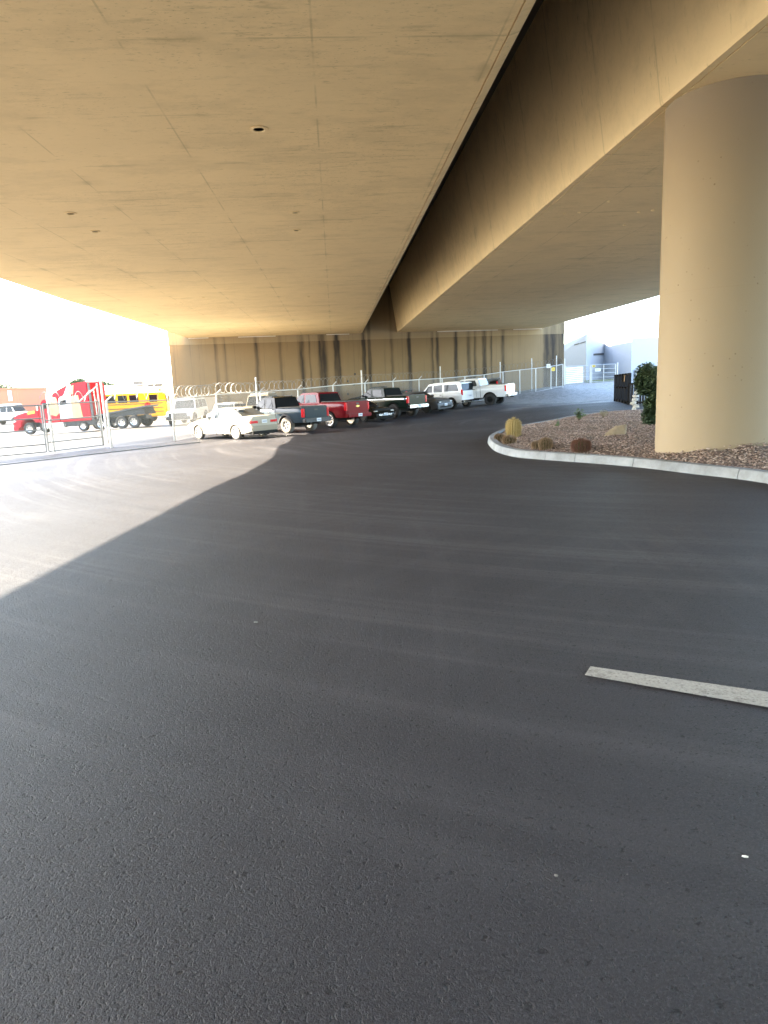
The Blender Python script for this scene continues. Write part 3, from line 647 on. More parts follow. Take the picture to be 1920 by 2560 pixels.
def pickup(label, contact, local, heading, mat, z, cabmat=None, L=5.5, W=1.92, r=.40, wb=3.3, rim='alloy', style='six', flare=None, bumper='black_plastic', lens='red_lens', tyre='rubber', lift=0.0, rr=.6, tail_trim=None, bed=None, group=ROW, name='pickup_truck', rails=False, badge=False, glass='glass_dark', stripe=None):
    ro = 1.22; x0 = -wb/2-ro; x1 = x0+L; zl = lift
    zbelt = z-.58; zhood = zbelt-.04; zbed = zbelt+.05
    cabr = -wb/2+.72 if bed is None else x0+bed   # cab rear
    top = [(x0, zbed-.03), (x0+.04, zbed), (cabr-.06, zbed), (cabr-.02, zbelt), (x1-1.75, zbelt), (x1-1.45, zhood+.01), (x1-.35, zhood-.10), (x1-.08, zhood-.22), (x1, zhood-.38)]
    C = Car(name, label, 'pickup truck', contact, local, heading, dict(W=W, top=top, sill=r*2*.52+.10+zl, wx=(-wb/2, wb/2), r=r, paint=mat, rim=rim, style=style, tw=.28, flare=flare, tyre=tyre, rr=rr, taper=.07, round=.35, ra=r*1.2, lift=False), group)
    cf = x1-1.55
    gh = [(cf, zbelt-.03), (cf-.72, z-.05), (cf-.86, z-.005), (cf-1.5, z+.01), (cabr+.42, z-.0), (cabr+.20, z-.03), (cabr+.02, zbelt-.03)]
    wins = [[(cf-.20, zbelt+.05), (cf-.66, z-.12), (cf-.98, z-.10), (cf-1.02, zbelt+.05)], [(cf-1.14, zbelt+.05), (cf-1.14, z-.10), (cabr+.42, z-.11), (cabr+.27, zbelt+.12), (cabr+.32, zbelt+.05)]]
    C.cabin(gh, wins, ((cf, zbelt+.0), (cf-.72, z-.05)), ((cabr+.02, zbelt), (cabr+.20, z-.04)), zbelt, .22, .03, cabmat, glass)
    C.doors([(cf-1.06, cf-.08), (cabr+.30, cf-1.10)], C.sill+.06, 'black_plastic' if mat != 'white_paint' else 'under')
    w_ = W/2
    MB().box(x0+.07, cabr-.06, -w_*.84, w_*.84, zbed+.005, zbed+.04).build('bed_cover', 'black_plastic', C.root, bevel=.01)
    C.bx('bed_rail', 'black_plastic' if mat != 'pearl_white' else 'chrome', x0+.05, cabr-.08, w_*.85, w_*.915, zbed+.006, zbed+.028, .008, True)
    for sg in (1, -1):   # gap between cab and bed
        e = MB(); pts_ = [C.side(cabr-.02, C.sill+.02+(zbelt-.06-C.sill)*j/6, sg, .006) for j in range(7)]
        for j in range(6): e.add([pts_[j]+Vector((-.014, 0, 0)), pts_[j]+Vector((.014, 0, 0)), pts_[j+1]+Vector((.014, 0, 0)), pts_[j+1]+Vector((-.014, 0, 0))], [(0, 1, 2, 3)])
        e.build('bed_seam', 'under', C.root)
    tg = C.bx('tailgate', mat, x0-.03, x0+.03, -w_*.80, w_*.80, C.sill+.22, zbed-.0, .02)[0]
    MB().box(x0-.04, x0-.028, -.11, .11, zbed-.17, zbed-.09).build('handle', 'black_plastic', tg, bevel=.004)
    MB().box(x0-.036, x0-.028, -w_*.72, w_*.72, C.sill+.40, C.sill+.425).build('crease', mat, tg)
    if badge:
        MB().plate([(x0-.034, a, b+zbed-.27) for a, b in ((-.15, -.02), (-.05, -.02), (-.045, -.05), (.045, -.05), (.05, -.02), (.15, -.02), (.12, .035), (.05, .03), (.045, .055), (-.045, .055), (-.05, .03), (-.12, .035))], (-.012, 0, 0)).build('badge', 'gold_badge', tg)
    C.bx('tail_light', lens, x0-.035, x0+.10, w_*.80, w_*.955, zbed-.48, zbed-.06, .02, True)
    C.bx('bumper', bumper, x0-.20, x0+.06, -w_*.94, w_*.94, C.sill+.0, C.sill+.20, .03)
    C.bx('hitch', 'under', x0-.26, x0+.2, -.08, .08, C.sill-.10, C.sill-.0, .01)
    C.plate(x0-.205, C.sill+.03)
    C.bx('front_bumper', bumper, x1-.14, x1+.08, -w_*.9, w_*.9, C.sill-.0, C.sill+.26, .03)
    C.bx('headlight', 'clear_lens', x1-.16, x1-.0, w_*.62, w_*.93, zhood-.46, zhood-.28, .02, True)
    C.bx('grille', 'black_plastic', x1-.05, x1+.03, -w_*.6, w_*.6, zhood-.55, zhood-.26, .02)
    C.mirrors(cf-.42, zbelt+.04, 'black_plastic' if not cabmat else cabmat)
    C.bx('rocker', 'under', -wb/2+r*1.3, wb/2-r*1.3, w_*.90, w_*.965, C.sill-.07, C.sill-.0, .01, True)
    C.bx('rear_axle', 'under', -wb/2-.08, -wb/2+.08, -w_*.8, w_*.8, r-.10, r+.10, .03)
    MB().box(cabr+.9, cabr+1.15, -.25, .25, z+.02, z+.05).build('shark_fin', 'black_plastic', C.root, bevel=.01)
    if rails: C.bx('roof_rail', 'black_plastic', cabr+.4, cf-.95, C.yg(z)-.10, C.yg(z)-.05, z+.02, z+.06, .01, True)
    if stripe:
        for sg in (1, -1):
            e = MB(); N = 18
            for i in range(N):
                xa = x0+.05+(x1-x0-.4)*i/N; xb = x0+.05+(x1-x0-.4)*(i+1)/N
                e.add([C.side(xa, zbelt-.16, sg, .009), C.side(xb, zbelt-.16, sg, .009), C.side(xb, zbelt-.12, sg, .009), C.side(xa, zbelt-.12, sg, .009)], [(0, 1, 2, 3)])
            e.build('side_trim', stripe, C.root)
    return C
def carbody(name, label, cat, contact, local, heading, P, gh, wins, ws, rw, zb_, tum=.30, roofmat=None, glass='glass_dark', group=ROW, inset=.06):
    C = Car(name, label, cat, contact, local, heading, P, group); C.cabin(gh, wins, ws, rw, zb_, tum, inset, roofmat, glass); return C
H1 = (-.60, .80)
# --- beige sedan
P = dict(W=1.78, top=[(-2.38, .86), (-2.30, 1.0), (-1.55, 1.03), (-1.3, .97), (.85, .93), (1.15, .93), (1.9, .80), (2.2, .70), (2.32, .55)], sill=.26, wx=(-1.36, 1.36), r=.32, paint='sedan_paint', rim='steel_white', style='steel', tw=.2, tyre='dusty_rubber', rr=.74, taper=.13, round=.6)
C = carbody('sedan', 'dusty beige four door sedan with steel wheels, parked in the sun nearest the gate', 'car', at(590, 1099), (-1.36, .86), (-.74, .67), P,
 [(1.15, .90), (.35, 1.36), (.15, 1.41), (-.55, 1.42), (-.95, 1.37), (-1.75, 1.02), (-1.8, .98)],
 [[(.85, .98), (.32, 1.30), (-.18, 1.33), (-.20, .98)], [(-.30, .98), (-.28, 1.33), (-.72, 1.31), (-1.0, 1.12), (-1.02, .98)]], ((1.15, .92), (.35, 1.36)), ((-1.75, 1.03), (-.95, 1.37)), .95, .30, glass='glass_tinted')
C.doors([(-.24, .86), (-1.06, -.28)], .34, 'sedan_paint')
C.bx('rear_bumper', 'tan_paint', -2.47, -2.2, -.80, .80, .36, .60, .05); C.bx('bumper_insert', 'under', -2.46, -2.2, -.74, .74, .22, .36, .02)
C.bx('tail_light', 'red_lens', -2.40, -2.2, .36, .81, .68, .85, .03, True); C.plate(-2.41, .70); C.bx('decklid', 'sedan_paint', -2.40, -2.3, -.72, .72, .86, 1.02, .03)
C.bx('headlight', 'clear_lens', 2.0, 2.27, .5, .78, .58, .70, .03, True); C.bx('front_bumper', 'sedan_paint', 2.1, 2.38, -.74, .74, .28, .52, .05)
C.mirrors(.72, .98, 'tan_paint'); C.bx('mud_flap', 'under', -1.75, -1.73, .70, .86, .12, .38, .004, True); C.bx('exhaust', 'under', -2.42, -1.9, -.6, -.45, .2, .28, .02)
MB().box(-1.30, -1.12, -.22, .12, 1.285, 1.30, Matrix.Translation((0.02, .35, .035))).build('parking_permit', 'plate_white', C.root)
# --- slate pickup
pickup('slate blue crew cab pickup with black roof, half in sun, right of the beige sedan', at(719, 1083), (-1.62, .84), (-.72, .69), 'slate_paint', 1.78, 'black_paint', 5.4, 1.9, .40, 3.24, 'alloy', 'six', 'dull_grey_paint', 'black_plastic', rails=True, tyre='dusty_rubber')
# --- red pickup
pickup('shiny dark red crew cab pickup with gold tailgate badge and eight spoke wheels', at(827, 1070), (-1.82, .9), (-.72, .69), 'red_paint', 1.92, None, 5.8, 2.03, .43, 3.64, 'alloy', 'eight', None, 'red_paint', rr=.7, badge=True)
# --- black sports car (nose towards camera)
H2 = (.63, -.775)
P = dict(W=1.86, top=[(-2.3, .78), (-2.2, .98), (-1.5, 1.02), (-1.0, .97), (.7, .92), (1.0, .90), (1.8, .80), (2.25, .68), (2.4, .50)], sill=.20, wx=(-1.33, 1.38), r=.34, paint='black_paint', rim='dark_alloy', style='ten', tw=.24, rr=.7, taper=.2, round=.8)
C = carbody('coupe', 'low black coupe backed in between the red pickup and the dark green pickup', 'car', at(909, 1056), (1.38, -.88), H2, P,
 [(1.0, .88), (.15, 1.28), (-.1, 1.32), (-.7, 1.32), (-1.15, 1.24), (-1.9, 1.02), (-1.95, .96)],
 [[(.75, .98), (.12, 1.22), (-.5, 1.24), (-1.05, 1.16), (-1.2, .98)]], ((1.0, .9), (.15, 1.28)), ((-1.9, 1.0), (-1.15, 1.24)), .93, .34)
C.doors([(-.45, .8)], .3); C.bx('headlight', 'clear_lens', 2.15, 2.33, .52, .80, .60, .68, .03, True); C.bx('grille', 'chrome', 2.34, 2.42, -.55, .55, .36, .50, .02); C.plate(2.43, .38, 1); C.mirrors(.62, .94, 'black_paint')
C.bx('front_bumper', 'black_paint', 2.2, 2.4, -.78, .78, .22, .36, .05)
pl = MB(); N = 10
for i in range(N):
    a = i/N; b = (i+1)/N; f_ = lambda t: (.8-1.9*t, C.yg(1.0)+.012-.10*math.sin(t*3.14), .97+.27*math.sin(t*3.14)**.7)
    pl.bar(f_(a), f_(b), .014)
pl.build('window_trim', 'chrome', C.root)
# --- dark green pickup
pickup('lifted blackish green pickup with chrome bumper and big black wheels', at(986, 1047), (-1.85, .93), (-.69, .72), 'black_green_paint', 1.97, None, 5.8, 2.05, .47, 3.7, 'dark_alloy', 'six', None, 'chrome', lift=.05, stripe='chrome', rr=.5)
# --- grey coupe
P = dict(W=1.92, top=[(-2.45, .85), (-2.4, 1.05), (-1.5, 1.08), (-1.0, 1.0), (.6, .98), (.95, .98), (1.9, .92), (2.35, .82), (2.48, .58)], sill=.24, wx=(-1.45, 1.5), r=.36, paint='dull_grey_paint', rim='alloy', style='five', tw=.26, rr=.72, taper=.1, round=.45)
C = carbody('coupe', 'matt grey muscle coupe backed in beside the white sport utility', 'car', at(1066, 1034), (1.5, -.92), (.70, -.714), P,
 [(.95, .96), (.2, 1.38), (-.05, 1.43), (-.75, 1.44), (-1.2, 1.37), (-2.0, 1.08), (-2.05, 1.02)],
 [[(.7, 1.04), (.15, 1.33), (-.42, 1.35), (-.46, 1.04)], [(-.55, 1.04), (-.5, 1.35), (-.95, 1.30), (-1.15, 1.08)]], ((.95, .98), (.2, 1.38)), ((-2.0, 1.08), (-1.2, 1.37)), .99, .32)
C.doors([(-.5, .85)], .32); C.bx('grille', 'black_plastic', 2.40, 2.50, -.82, .82, .66, .80, .02); C.bx('headlight', 'clear_lens', 2.42, 2.515, .50, .72, .68, .78, .02, True)
C.bx('lower_grille', 'under', 2.42, 2.52, -.62, .62, .34, .46, .02); C.plate(2.53, .46, 1); C.mirrors(.62, 1.02, 'dull_grey_paint'); C.bx('front_bumper', 'dull_grey_paint', 2.30, 2.5, -.84, .84, .26, .62, .06)
C.bx('hood_scoop', 'black_plastic', 1.3, 1.8, -.3, .3, .95, .985, .01); C.bx('side_marker', 'red_lens', 2.1, 2.2, -.925, -.90, .62, .66, .003)
# --- white SUV
P = dict(W=2.0, top=[(-2.55, 1.16), (-2.5, 1.20), (-1.2, 1.20), (1.1, 1.18), (1.3, 1.17), (2.3, 1.08), (2.6, .98), (2.7, .7)], sill=.42, wx=(-1.60, 1.62), r=.39, paint='white_paint', rim='alloy', style='five', tw=.26, rr=.6, taper=.06, round=.3, lift=False)
C = carbody('sport_utility', 'long white sport utility with dark tinted windows, between grey coupe and white pickup', 'car', at(1131, 1022), (-1.6, .9), (-.68, .733), P,
 [(1.25, 1.15), (.6, 1.80), (.45, 1.85), (-1.2, 1.87), (-2.2, 1.85), (-2.38, 1.80), (-2.54, 1.18), (-2.54, 1.12)],
 [[(1.0, 1.24), (.58, 1.70), (.22, 1.74), (.20, 1.24)], [(.08, 1.24), (.08, 1.74), (-.72, 1.75), (-.74, 1.24)], [(-.92, 1.24), (-.90, 1.75), (-2.05, 1.74), (-2.25, 1.26)]], ((1.25, 1.17), (.6, 1.80)), ((-2.53, 1.20), (-2.40, 1.80)), 1.18, .16, inset=.02)
C.doors([(.14, 1.15), (-.84, .12)], .5, 'under'); C.bx('tail_light', 'red_lens', -2.60, -2.46, .86, .94, .95, 1.35, .01, True); C.bx('bumper', 'chrome', -2.72, -2.45, -.95, .95, .44, .60, .03); C.plate(-2.61, .80)
C.bx('front_bumper', 'chrome', 2.55, 2.78, -.92, .92, .42, .62, .03); C.bx('headlight', 'clear_lens', 2.55, 2.72, .6, .9, .78, .94, .02, True); C.bx('grille', 'black_plastic', 2.62, 2.72, -.55, .55, .72, .95, .02); C.mirrors(.85, 1.22, 'black_plastic')
C.bx('roof_rail', 'galv_light', -2.0, .2, .70, .74, 1.88, 1.92, .01, True); C.bx('lower_cladding', 'black_plastic', -1.1, 1.1, .93, 1.005, .44, .56, .01, True)
# --- white pickup
pickup('white crew cab pickup with red tail light, last in the row nearest the ramp', at(1226, 1013), (-1.82, .9), (-.83, .56), 'pearl_white', 1.98, None, 5.8, 2.03, .45, 3.65, 'under', 'six', None, 'chrome', rr=.5, lift=.03, glass='glass_tinted')
# --- vehicles behind the fence
YB = 'vehicles in the yard behind the fence'
def boxy(label, contact, local, heading, mat, z, L, W, name='sport_utility', rack=None, cat='car', glass='glass_dark', r=.38, nose=1.35, dark=None):
    x1 = L/2; zb_ = z*.60
    P = dict(W=W, top=[(-x1, zb_-.03), (-x1+.05, zb_), (x1-nose-.2, zb_), (x1-nose, zb_-.02), (x1-.3, zb_-.06), (x1-.06, zb_-.14), (x1, zb_-.45)], sill=.42, wx=(-L*.29, L*.31), r=r, paint=mat, rim='dark_alloy', style='five', tw=.26, rr=.55, taper=.08, round=.3, lift=False, flare=dark)
    C = carbody(name, label, cat, contact, local, heading, P, [(x1-nose, zb_-.03), (x1-nose-.45, z-.04), (x1-nose-.6, z), (-x1+.25, z), (-x1+.08, z-.04), (-x1+.03, zb_-.03)],
      [[(x1-nose-.16, zb_+.05), (x1-nose-.48, z-.12), (x1-nose-.95, z-.11), (x1-nose-.95, zb_+.05)], [(x1-nose-1.05, zb_+.05), (x1-nose-1.05, z-.11), (x1-nose-1.8, z-.11), (x1-nose-1.8, zb_+.05)], [(x1-nose-1.9, zb_+.05), (x1-nose-1.9, z-.11), (-x1+.2, z-.12), (-x1+.15, zb_+.05)]],
      ((x1-nose, zb_), (x1-nose-.45, z-.04)), ((-x1+.04, zb_), (-x1+.08, z-.04)), zb_, .16, glass=glass, group=YB, inset=.03)
    C.bx('grille', 'black_plastic', x1-.06, x1+.03, -W*.36, W*.36, zb_-.42, zb_-.17, .02); C.bx('headlight', 'clear_lens', x1-.1, x1+.035, W*.34, W*.45, zb_-.38, zb_-.2, .02, True)
    C.bx('front_bumper', 'black_plastic', x1-.1, x1+.14, -W*.46, W*.46, .45, .68, .03); C.mirrors(x1-nose-.3, zb_+.05, 'black_plastic')
    if rack: C.bx('roof_rack', rack, -x1+.3, x1-nose-.7, -W*.36, W*.36, z+.04, z+.11, .02)
    return C
boxy('white boxy wagon with black front and roof rack, behind the fence beside the bus', atY(428, 1056, 50), (1.2, -.9), (-.12, -.99), 'white_paint', 1.82, 4.3, 1.85, rack='black_plastic', dark='black_plastic')
c_ = atY(555, 1052, 50)
C = boxy('small white car with an orange notice inside its windshield, behind the fence post', atY(527, 1056, 47), (1.2, -.8), (-.12, -.99), 'white_paint', 1.42, 4.2, 1.72, name='parked_car', glass='glass_tinted')
MB().box(.30, .33, -.62, -.28, 1.10, 1.28).build('windshield_notice', 'sign_yellow', C.root)
boxy('tan sport utility with pale roof rack behind the slate pickup', atY(612, 1050, 48), (1.2, -.9), (-.15, -.99), 'tan_paint', 1.85, 4.5, 1.85, rack='steel_white')
pk = pickup('black pickup with a yellow sticker in its cab window, behind the fence', atY(985, 1012, 57), (-1.7, .9), (-.93, .37), 'black_paint', 1.95, None, 5.4, 1.95, .42, 3.4, 'dark_alloy', 'six', None, 'black_plastic', group=YB)
MB().box(-.35, .0, .80, .84, 1.50, 1.70).build('sticker', 'sign_yellow', pk.root)
pickup('black pickup whose red tail light shows above the bed of the white pickup', atY(1215, 1001, 59), (-1.7, .9), (-.93, .37), 'black_paint', 1.95, None, 5.4, 1.95, .42, 3.4, 'dark_alloy', 'six', None, 'chrome', group=YB)
# --- far left white vehicles
for px, py, Y, lab, z in ((22, 1052, 75, 'white van parked at the far left edge beyond the red truck', 2.1), ):
    boxy(lab, atY(px, py, Y), (0, 0), (.95, -.3), 'white_paint', z, 5.2, 1.95, name='van', cat='van', nose=.9)
# --- semi truck (local: x forward, y left)
pF, pR = at(75, 1087), at(345, 1062)
semiF = Vector((-22.3, 51.5, 0)); semiR = Vector((-14.6, 52.5, 0))
semiF = atY(75, 1087, 51.0); hdv = Vector((-.975, .20, 0)).normalized()
sem = empty('semi_truck', (semiF.x, semiF.y, 0), 'red semi truck tractor with white and gold graphics and high roof fairing behind the gate', 'truck', rz=math.atan2(hdv.y, hdv.x))
zg = gz(semiF.x, semiF.y); sem.location.z = semiF.z; sem.rotation_euler.y = math.radians(1.6); sem.scale = (.88, .88, .88)
# origin: front wheel contact on the left (near) side; x forward, -? near side is y=0
def sx(px): return -(px-75)/1700*51.3   # along the truck
WS = 2.45
def tb(name, mat, poly, y0=0.0, y1=-WS, bevel=.04, par=None, smooth=False):
    return MB().prism(poly, y0, y1).build(name, mat, par or sem, bevel=bevel, smooth=smooth)
def pz(py, px): # pixel height to z above truck base
    p = atY(px, py, 51.3); return p.z-sem.location.z
hood = MB(); hp = [(1.30, .62), (1.38, .95), (1.30, 1.35), (1.05, 1.62), (.2, 1.82), (-1.1, 1.98), (-1.1, .95), (-.62, .95), (-.55, 1.12), (-.3, 1.22), (0, 1.26), (.3, 1.22), (.58, 1.02), (.66, .62)]
MB().prism(hp, -.02, -WS+.02).build('hood', 'truck_red', sem, bevel=.07, smooth=True)
tb('grille', 'chrome', [(1.30, .75), (1.42, .75), (1.34, 1.5), (1.25, 1.5)], -.75, -WS+.75, .02)
tb('bumper', 'truck_red', [(1.0, .35), (1.42, .4), (1.42, .72), (.9, .72)], -.02, -WS+.02, .04)
hl = tb('headlight', 'clear_lens', [(1.05, 1.1), (1.36, 1.05), (1.33, 1.3), (1.05, 1.36)], .01, -.35, .02); hl2 = tb('headlight', 'clear_lens', [(1.05, 1.1), (1.36, 1.05), (1.33, 1.3), (1.05, 1.36)], -WS+.35, -WS-.01, .02)
tb('hood_notice', 'sign_yellow', [(-.1, 1.62), (-.75, 1.70), (-.75, 1.92), (-.1, 1.86)], .0, .03, .004)
cab = tb('cab', 'truck_red', [(-1.1, .85), (-1.1, 1.95), (-1.45, 2.62), (-1.6, 2.72), (-2.9, 2.80), (-2.9, .85)], .03, -WS-.03, .05)
tb('windshield', 'glass_tinted', [(-1.10, 2.0), (-1.42, 2.58), (-1.38, 2.6), (-1.05, 2.02)], -.15, -WS+.15, .0)
dr_ = tb('door', 'truck_red', [(-1.75, .95), (-1.75, 2.6), (-2.75, 2.68), (-2.75, .95)], .045, .02, .005)
tb('window', 'glass_dark', [(-1.35, 2.0), (-1.55, 2.5), (-2.1, 2.5), (-2.1, 2.0)], .055, .02, 0)
tb('door_graphic', 'truck_gold', [(-1.95, 1.55), (-1.95, 2.72), (-2.85, 2.76), (-2.95, 1.6), (-2.6, 1.35)], .062, .045, 0)
tb('mirror', 'chrome', [(-1.2, 1.9), (-1.2, 2.3), (-1.32, 2.3), (-1.32, 1.9)], .25, .40, .02)
slp = [(-2.92, .85), (-2.92, 2.75), (-2.25, 2.95), (-2.55, 3.15), (-3.1, 3.45), (-3.8, 3.72), (-4.6, 3.86), (-5.45, 3.90), (-5.62, 3.86), (-5.62, .85)]
sl = tb('sleeper', 'truck_red', slp, .03, -WS-.03, .06)
tb('white_graphic', 'white_paint', [(-2.95, 1.05), (-2.95, 2.55), (-3.1, 2.8), (-3.5, 2.95), (-3.9, 3.65), (-4.25, 3.75), (-4.15, 3.1), (-4.1, 2.9), (-4.0, 1.1)], .045, .025, 0)
tb('sleeper_window', 'glass_dark', [(-3.05, 2.2), (-3.15, 2.55), (-3.65, 2.62), (-3.65, 2.22)], .06, .045, 0)
tb('gold_graphic', 'truck_gold', [(-4.0, 1.1), (-4.05, 2.85), (-4.75, 2.9), (-4.9, 1.1)], .048, .025, 0)
tb('fairing_graphic', 'truck_gold', [(-3.75, 3.0), (-4.0, 3.6), (-4.5, 3.7), (-4.35, 3.0)], .058, .045, 0)
tb('side_fairing', 'dull_grey_paint', [(-5.64, .85), (-5.64, 3.8), (-5.85, 3.82), (-5.85, .85)], .03, -.05, .01)
tb('sleeper_rear', 'truck_red', [(-5.63, 1.1), (-5.63, 3.7), (-5.75, 3.7), (-5.75, 1.1)], -.1, -WS+.1, .02)
tb('chassis', 'black_plastic', [(.6, .55), (.6, .95), (-9.9, .95), (-9.9, .65), (-5, .6)], -.75, -WS+.75, .02)
tb('side_skirt', 'black_plastic', [(-1.0, .45), (-1.0, .95), (-6.6, .95), (-6.6, .45)], -.08, -.5, .02)
tb('fuel_tank', 'alloy', [(-2.0, .38), (-2.0, .92), (-3.2, .92), (-3.2, .38)], .02, -.6, .1, smooth=True)
tb('step_box', 'galv_light', [(-1.35, .42), (-1.35, .88), (-1.9, .88), (-1.9, .42)], .0, -.5, .03)
for wx_ in (0, -4.75, -6.3, -8.1, -9.15):
    rr_ = .5 if wx_ != -4.75 else .42
    for sg in (0, -1):
        wheel(sem, wx_, -.17 if sg == 0 else -WS+.17, rr_, .30 if wx_ == 0 else .34, 1 if sg == 0 else -1, 'chrome', 'eight', rr=.55)
tb('deck_ramp', 'dull_grey_paint', [(-5.9, 1.22), (-10.3, 1.72), (-10.3, 1.60), (-5.9, 1.08)], -.1, -WS+.1, .01)
tb('deck_frame', 'black_plastic', [(-5.9, .95), (-5.9, 1.15), (-9.9, 1.55), (-10.1, 1.0)], -.3, -WS+.3, .01)
tb('fender', 'black_plastic', [(-5.45, 1.0), (-5.6, 1.12), (-6.4, 1.12), (-6.6, .95), (-6.4, 1.05), (-5.6, 1.05)], .0, -.5, .01)
tb('exhaust_stack', 'chrome', [(-5.9, .9), (-5.9, 3.2), (-6.02, 3.2), (-6.02, .9)], -.2, -.32, .02)
# --- school bus
bp = atY(416, 1056, 62); hb = Vector((1, .02, 0)).normalized()
bus = empty('school_bus', (bp.x, bp.y, bp.z), 'yellow school bus with white roof and dark windows behind the red truck', 'bus', rz=math.atan2(hb.y, hb.x))
LB = 7.2; bus.scale = (1.15, 1.15, 1.15)
def bb(name, mat, poly, y0, y1, bevel=.04, par=None): return MB().prism(poly, y0, y1).build(name, mat, par or bus, bevel=bevel)
bb('body', 'bus_yellow', [(-LB, .55), (-LB, 2.3), (.0, 2.3), (.15, 1.4), (.15, .5)], 0, 2.4, .08)
bb('roof', 'white_paint', [(-LB, 2.3), (-LB, 2.62), (-LB+.3, 2.74), (-.4, 2.74), (-.05, 2.6), (0, 2.3)], .02, 2.38, .08)
for i in range(6):
    x = -1.9-i*.86; bb('window', 'glass_dark', [(x-.68, 1.62), (x-.68, 2.18), (x, 2.18), (x, 1.62)], -.012, .02, 0)
bb('windshield', 'glass_dark', [(.0, 1.5), (-.05, 2.2), (.10, 2.2), (.17, 1.5)], .2, 2.2, 0); bb('driver_window', 'glass_dark', [(-1.1, 1.6), (-1.1, 2.15), (-.5, 2.15), (-.5, 1.6)], -.012, .02, 0)
for z_ in (.85, 1.15, 1.48): bb('rub_rail', 'black_plastic', [(-LB+.1, z_), (-LB+.1, z_+.05), (-.1, z_+.05), (-.1, z_)], -.03, .01, 0)
sg_ = MB().lathe([(.26, -.06), (.26, -.03)], 8, 'y', (-1.25, 0, 1.35)).build('stop_sign', 'red_lens', bus); bb('warning_lamp', 'amber_lens', [(-.35, 2.42), (-.35, 2.56), (-.15, 2.56), (-.15, 2.42)], -.02, .02, 0)
for x in (-1.6, -6.0):
    for y, s0 in ((.17, -1), (2.23, 1)): wheel(bus, x, y, .46, .28, s0, 'steel_white', 'steel', rr=.55)
bb('mirror', 'black_plastic', [(.35, 1.6), (.35, 2.0), (.42, 2.0), (.42, 1.6)], -.25, -.05, .02); bb('front_bumper', 'black_plastic', [(.1, .5), (.1, .8), (.32, .8), (.32, .5)], .05, 2.35, .03)
# --- white coach behind bus
cpz = atY(424, 1040, 74)
co = empty('coach', (cpz.x, cpz.y, cpz.z), 'tall white coach with dark slanted stripes at its end, behind the school bus', 'bus')
MB().prism([(-9, .4), (-9, 3.3), (-8.7, 3.42), (-.1, 3.42), (.1, 3.2), (.1, .4)], 0, 2.5).build('body', 'white_paint', co, bevel=.06)
for a in ((-2.2, -1.6), (-1.5, -.7)): MB().prism([(a[0], 2.75), (a[0]+.35, 3.4), (a[1]+.35, 3.4), (a[1], 2.75)], -.02, .01).build('stripe', 'dull_grey_paint', co)
MB().prism([(-3.6, 3.43), (-3.6, 3.68), (-3.3, 3.78), (-2.7, 3.78), (-2.5, 3.43)], .6, 1.9).build('roof_unit', 'dull_grey_paint', co, bevel=.04)
MB().prism([(-4.4, 3.25), (-4.1, 3.36), (-2.4, 3.36), (-2.4, 3.2)], -.02, .01).build('stripe', 'dull_grey_paint', co)
for i in range(5): MB().box(-8.5+i*1.2, -7.5+i*1.2, -.015, .01, 1.9, 2.6).build('window', 'glass_tinted', co)
for x in (-7.2, -1.4): wheel(co, x, .18, .5, .3, -1, 'alloy', 'six', rr=.55)
# ------------------------------------------------------------------ fence
def fbase(px, Y, top, H):
    p = atY(px, top, Y); return Vector((p.x, p.y, p.z-H))
def mesh_panel(root, a, b, H, sp=.075, r=.0026, z0=.04):
    # woven diamonds as crossing straight wires, local to root
    m = MB(); d = b-a; L = Vector((d.x, d.y, 0)).length; h = H-z0-.03
    u = Vector((d.x/L, d.y/L, 0)); dz = d.z/L
    n = int((L+h)/sp); off = Vector((-u.y, u.x, 0))*.004
    def P(s_, z): return a+u*s_+Vector((0, 0, dz*s_+z0+z))
    for k_ in range(n+1):
        c = k_*sp
        for sgn in (1, -1):
            # s from c-h..c rising / mirrored
            s0, s1, za, zb2 = c-h, c, 0.0, h
            if s0 < 0: za = -s0; s0 = 0
            if s1 > L: zb2 = h-(s1-L); s1 = L
            if s1 <= s0: continue
            if sgn < 0: s0, s1, za, zb2 = s0, s1, h-za, h-zb2
            A, B = P(s0, za)+off*sgn, P(s1, zb2)+off*sgn
            t = (B-A).normalized(); w1 = off.normalized()*r; w2 = t.cross(w1).normalized()*r
            m.add([A+w1, A-w1*.5+w2, A-w1*.5-w2, B+w1, B-w1*.5+w2, B-w1*.5-w2], [(0, 1, 4, 3), (1, 2, 5, 4), (2, 0, 3, 5)])
    return m.build('chain_link', 'wire', root)
def coil(root, a, b, R, pitch, zoff, side, mat='wire', rad=.011):
    d = b-a; L = d.length; u = d.normalized(); s_ = side; pts_ = []; n = int(L/pitch*16)
    for i in range(n+1):
        t = i/16*2*math.pi; q = a+u*(L*i/n); wob = 1+.12*math.sin(i*.37)
        pts_.append(q+s_*(math.cos(t)*R*wob+.12)+Vector((0, 0, zoff+R+math.sin(t)*R*wob))+u*math.sin(t*.5)*.05)
    return MB().path(pts_, rad, 4).build('razor_wire', mat, root)
FH = 2.1
posts = [(427, 32.8, 997, 1, 2.0), (540, 37.3, 985, 1, 2.1), (650, 40.6, 978, 1, 2.1), (744, 43.4, 972, 1, 2.1), (832, 46.1, 963, 1, 2.1), (912, 48.7, 957, 1, 2.1), (982, 51.2, 952, 1, 2.15), (1047, 53.5, 948, 1, 2.15), (1105, 55.6, 945, 0, 2.2), (1162, 57.2, 940, 0, 2.2), (1210, 58.4, 936, 0, 2.2), (1257, 59.3, 929, 0, 2.2), (1299, 59.9, 924, 0, 2.2), (1339, 60.4, 920, 0, 2.15), (1377, 60.9, 915, 0, 2.05), (1407, 61.2, 910, 0, 2.0)]
pb = [fbase(p[0], p[1], p[2], p[4]) for p in posts]
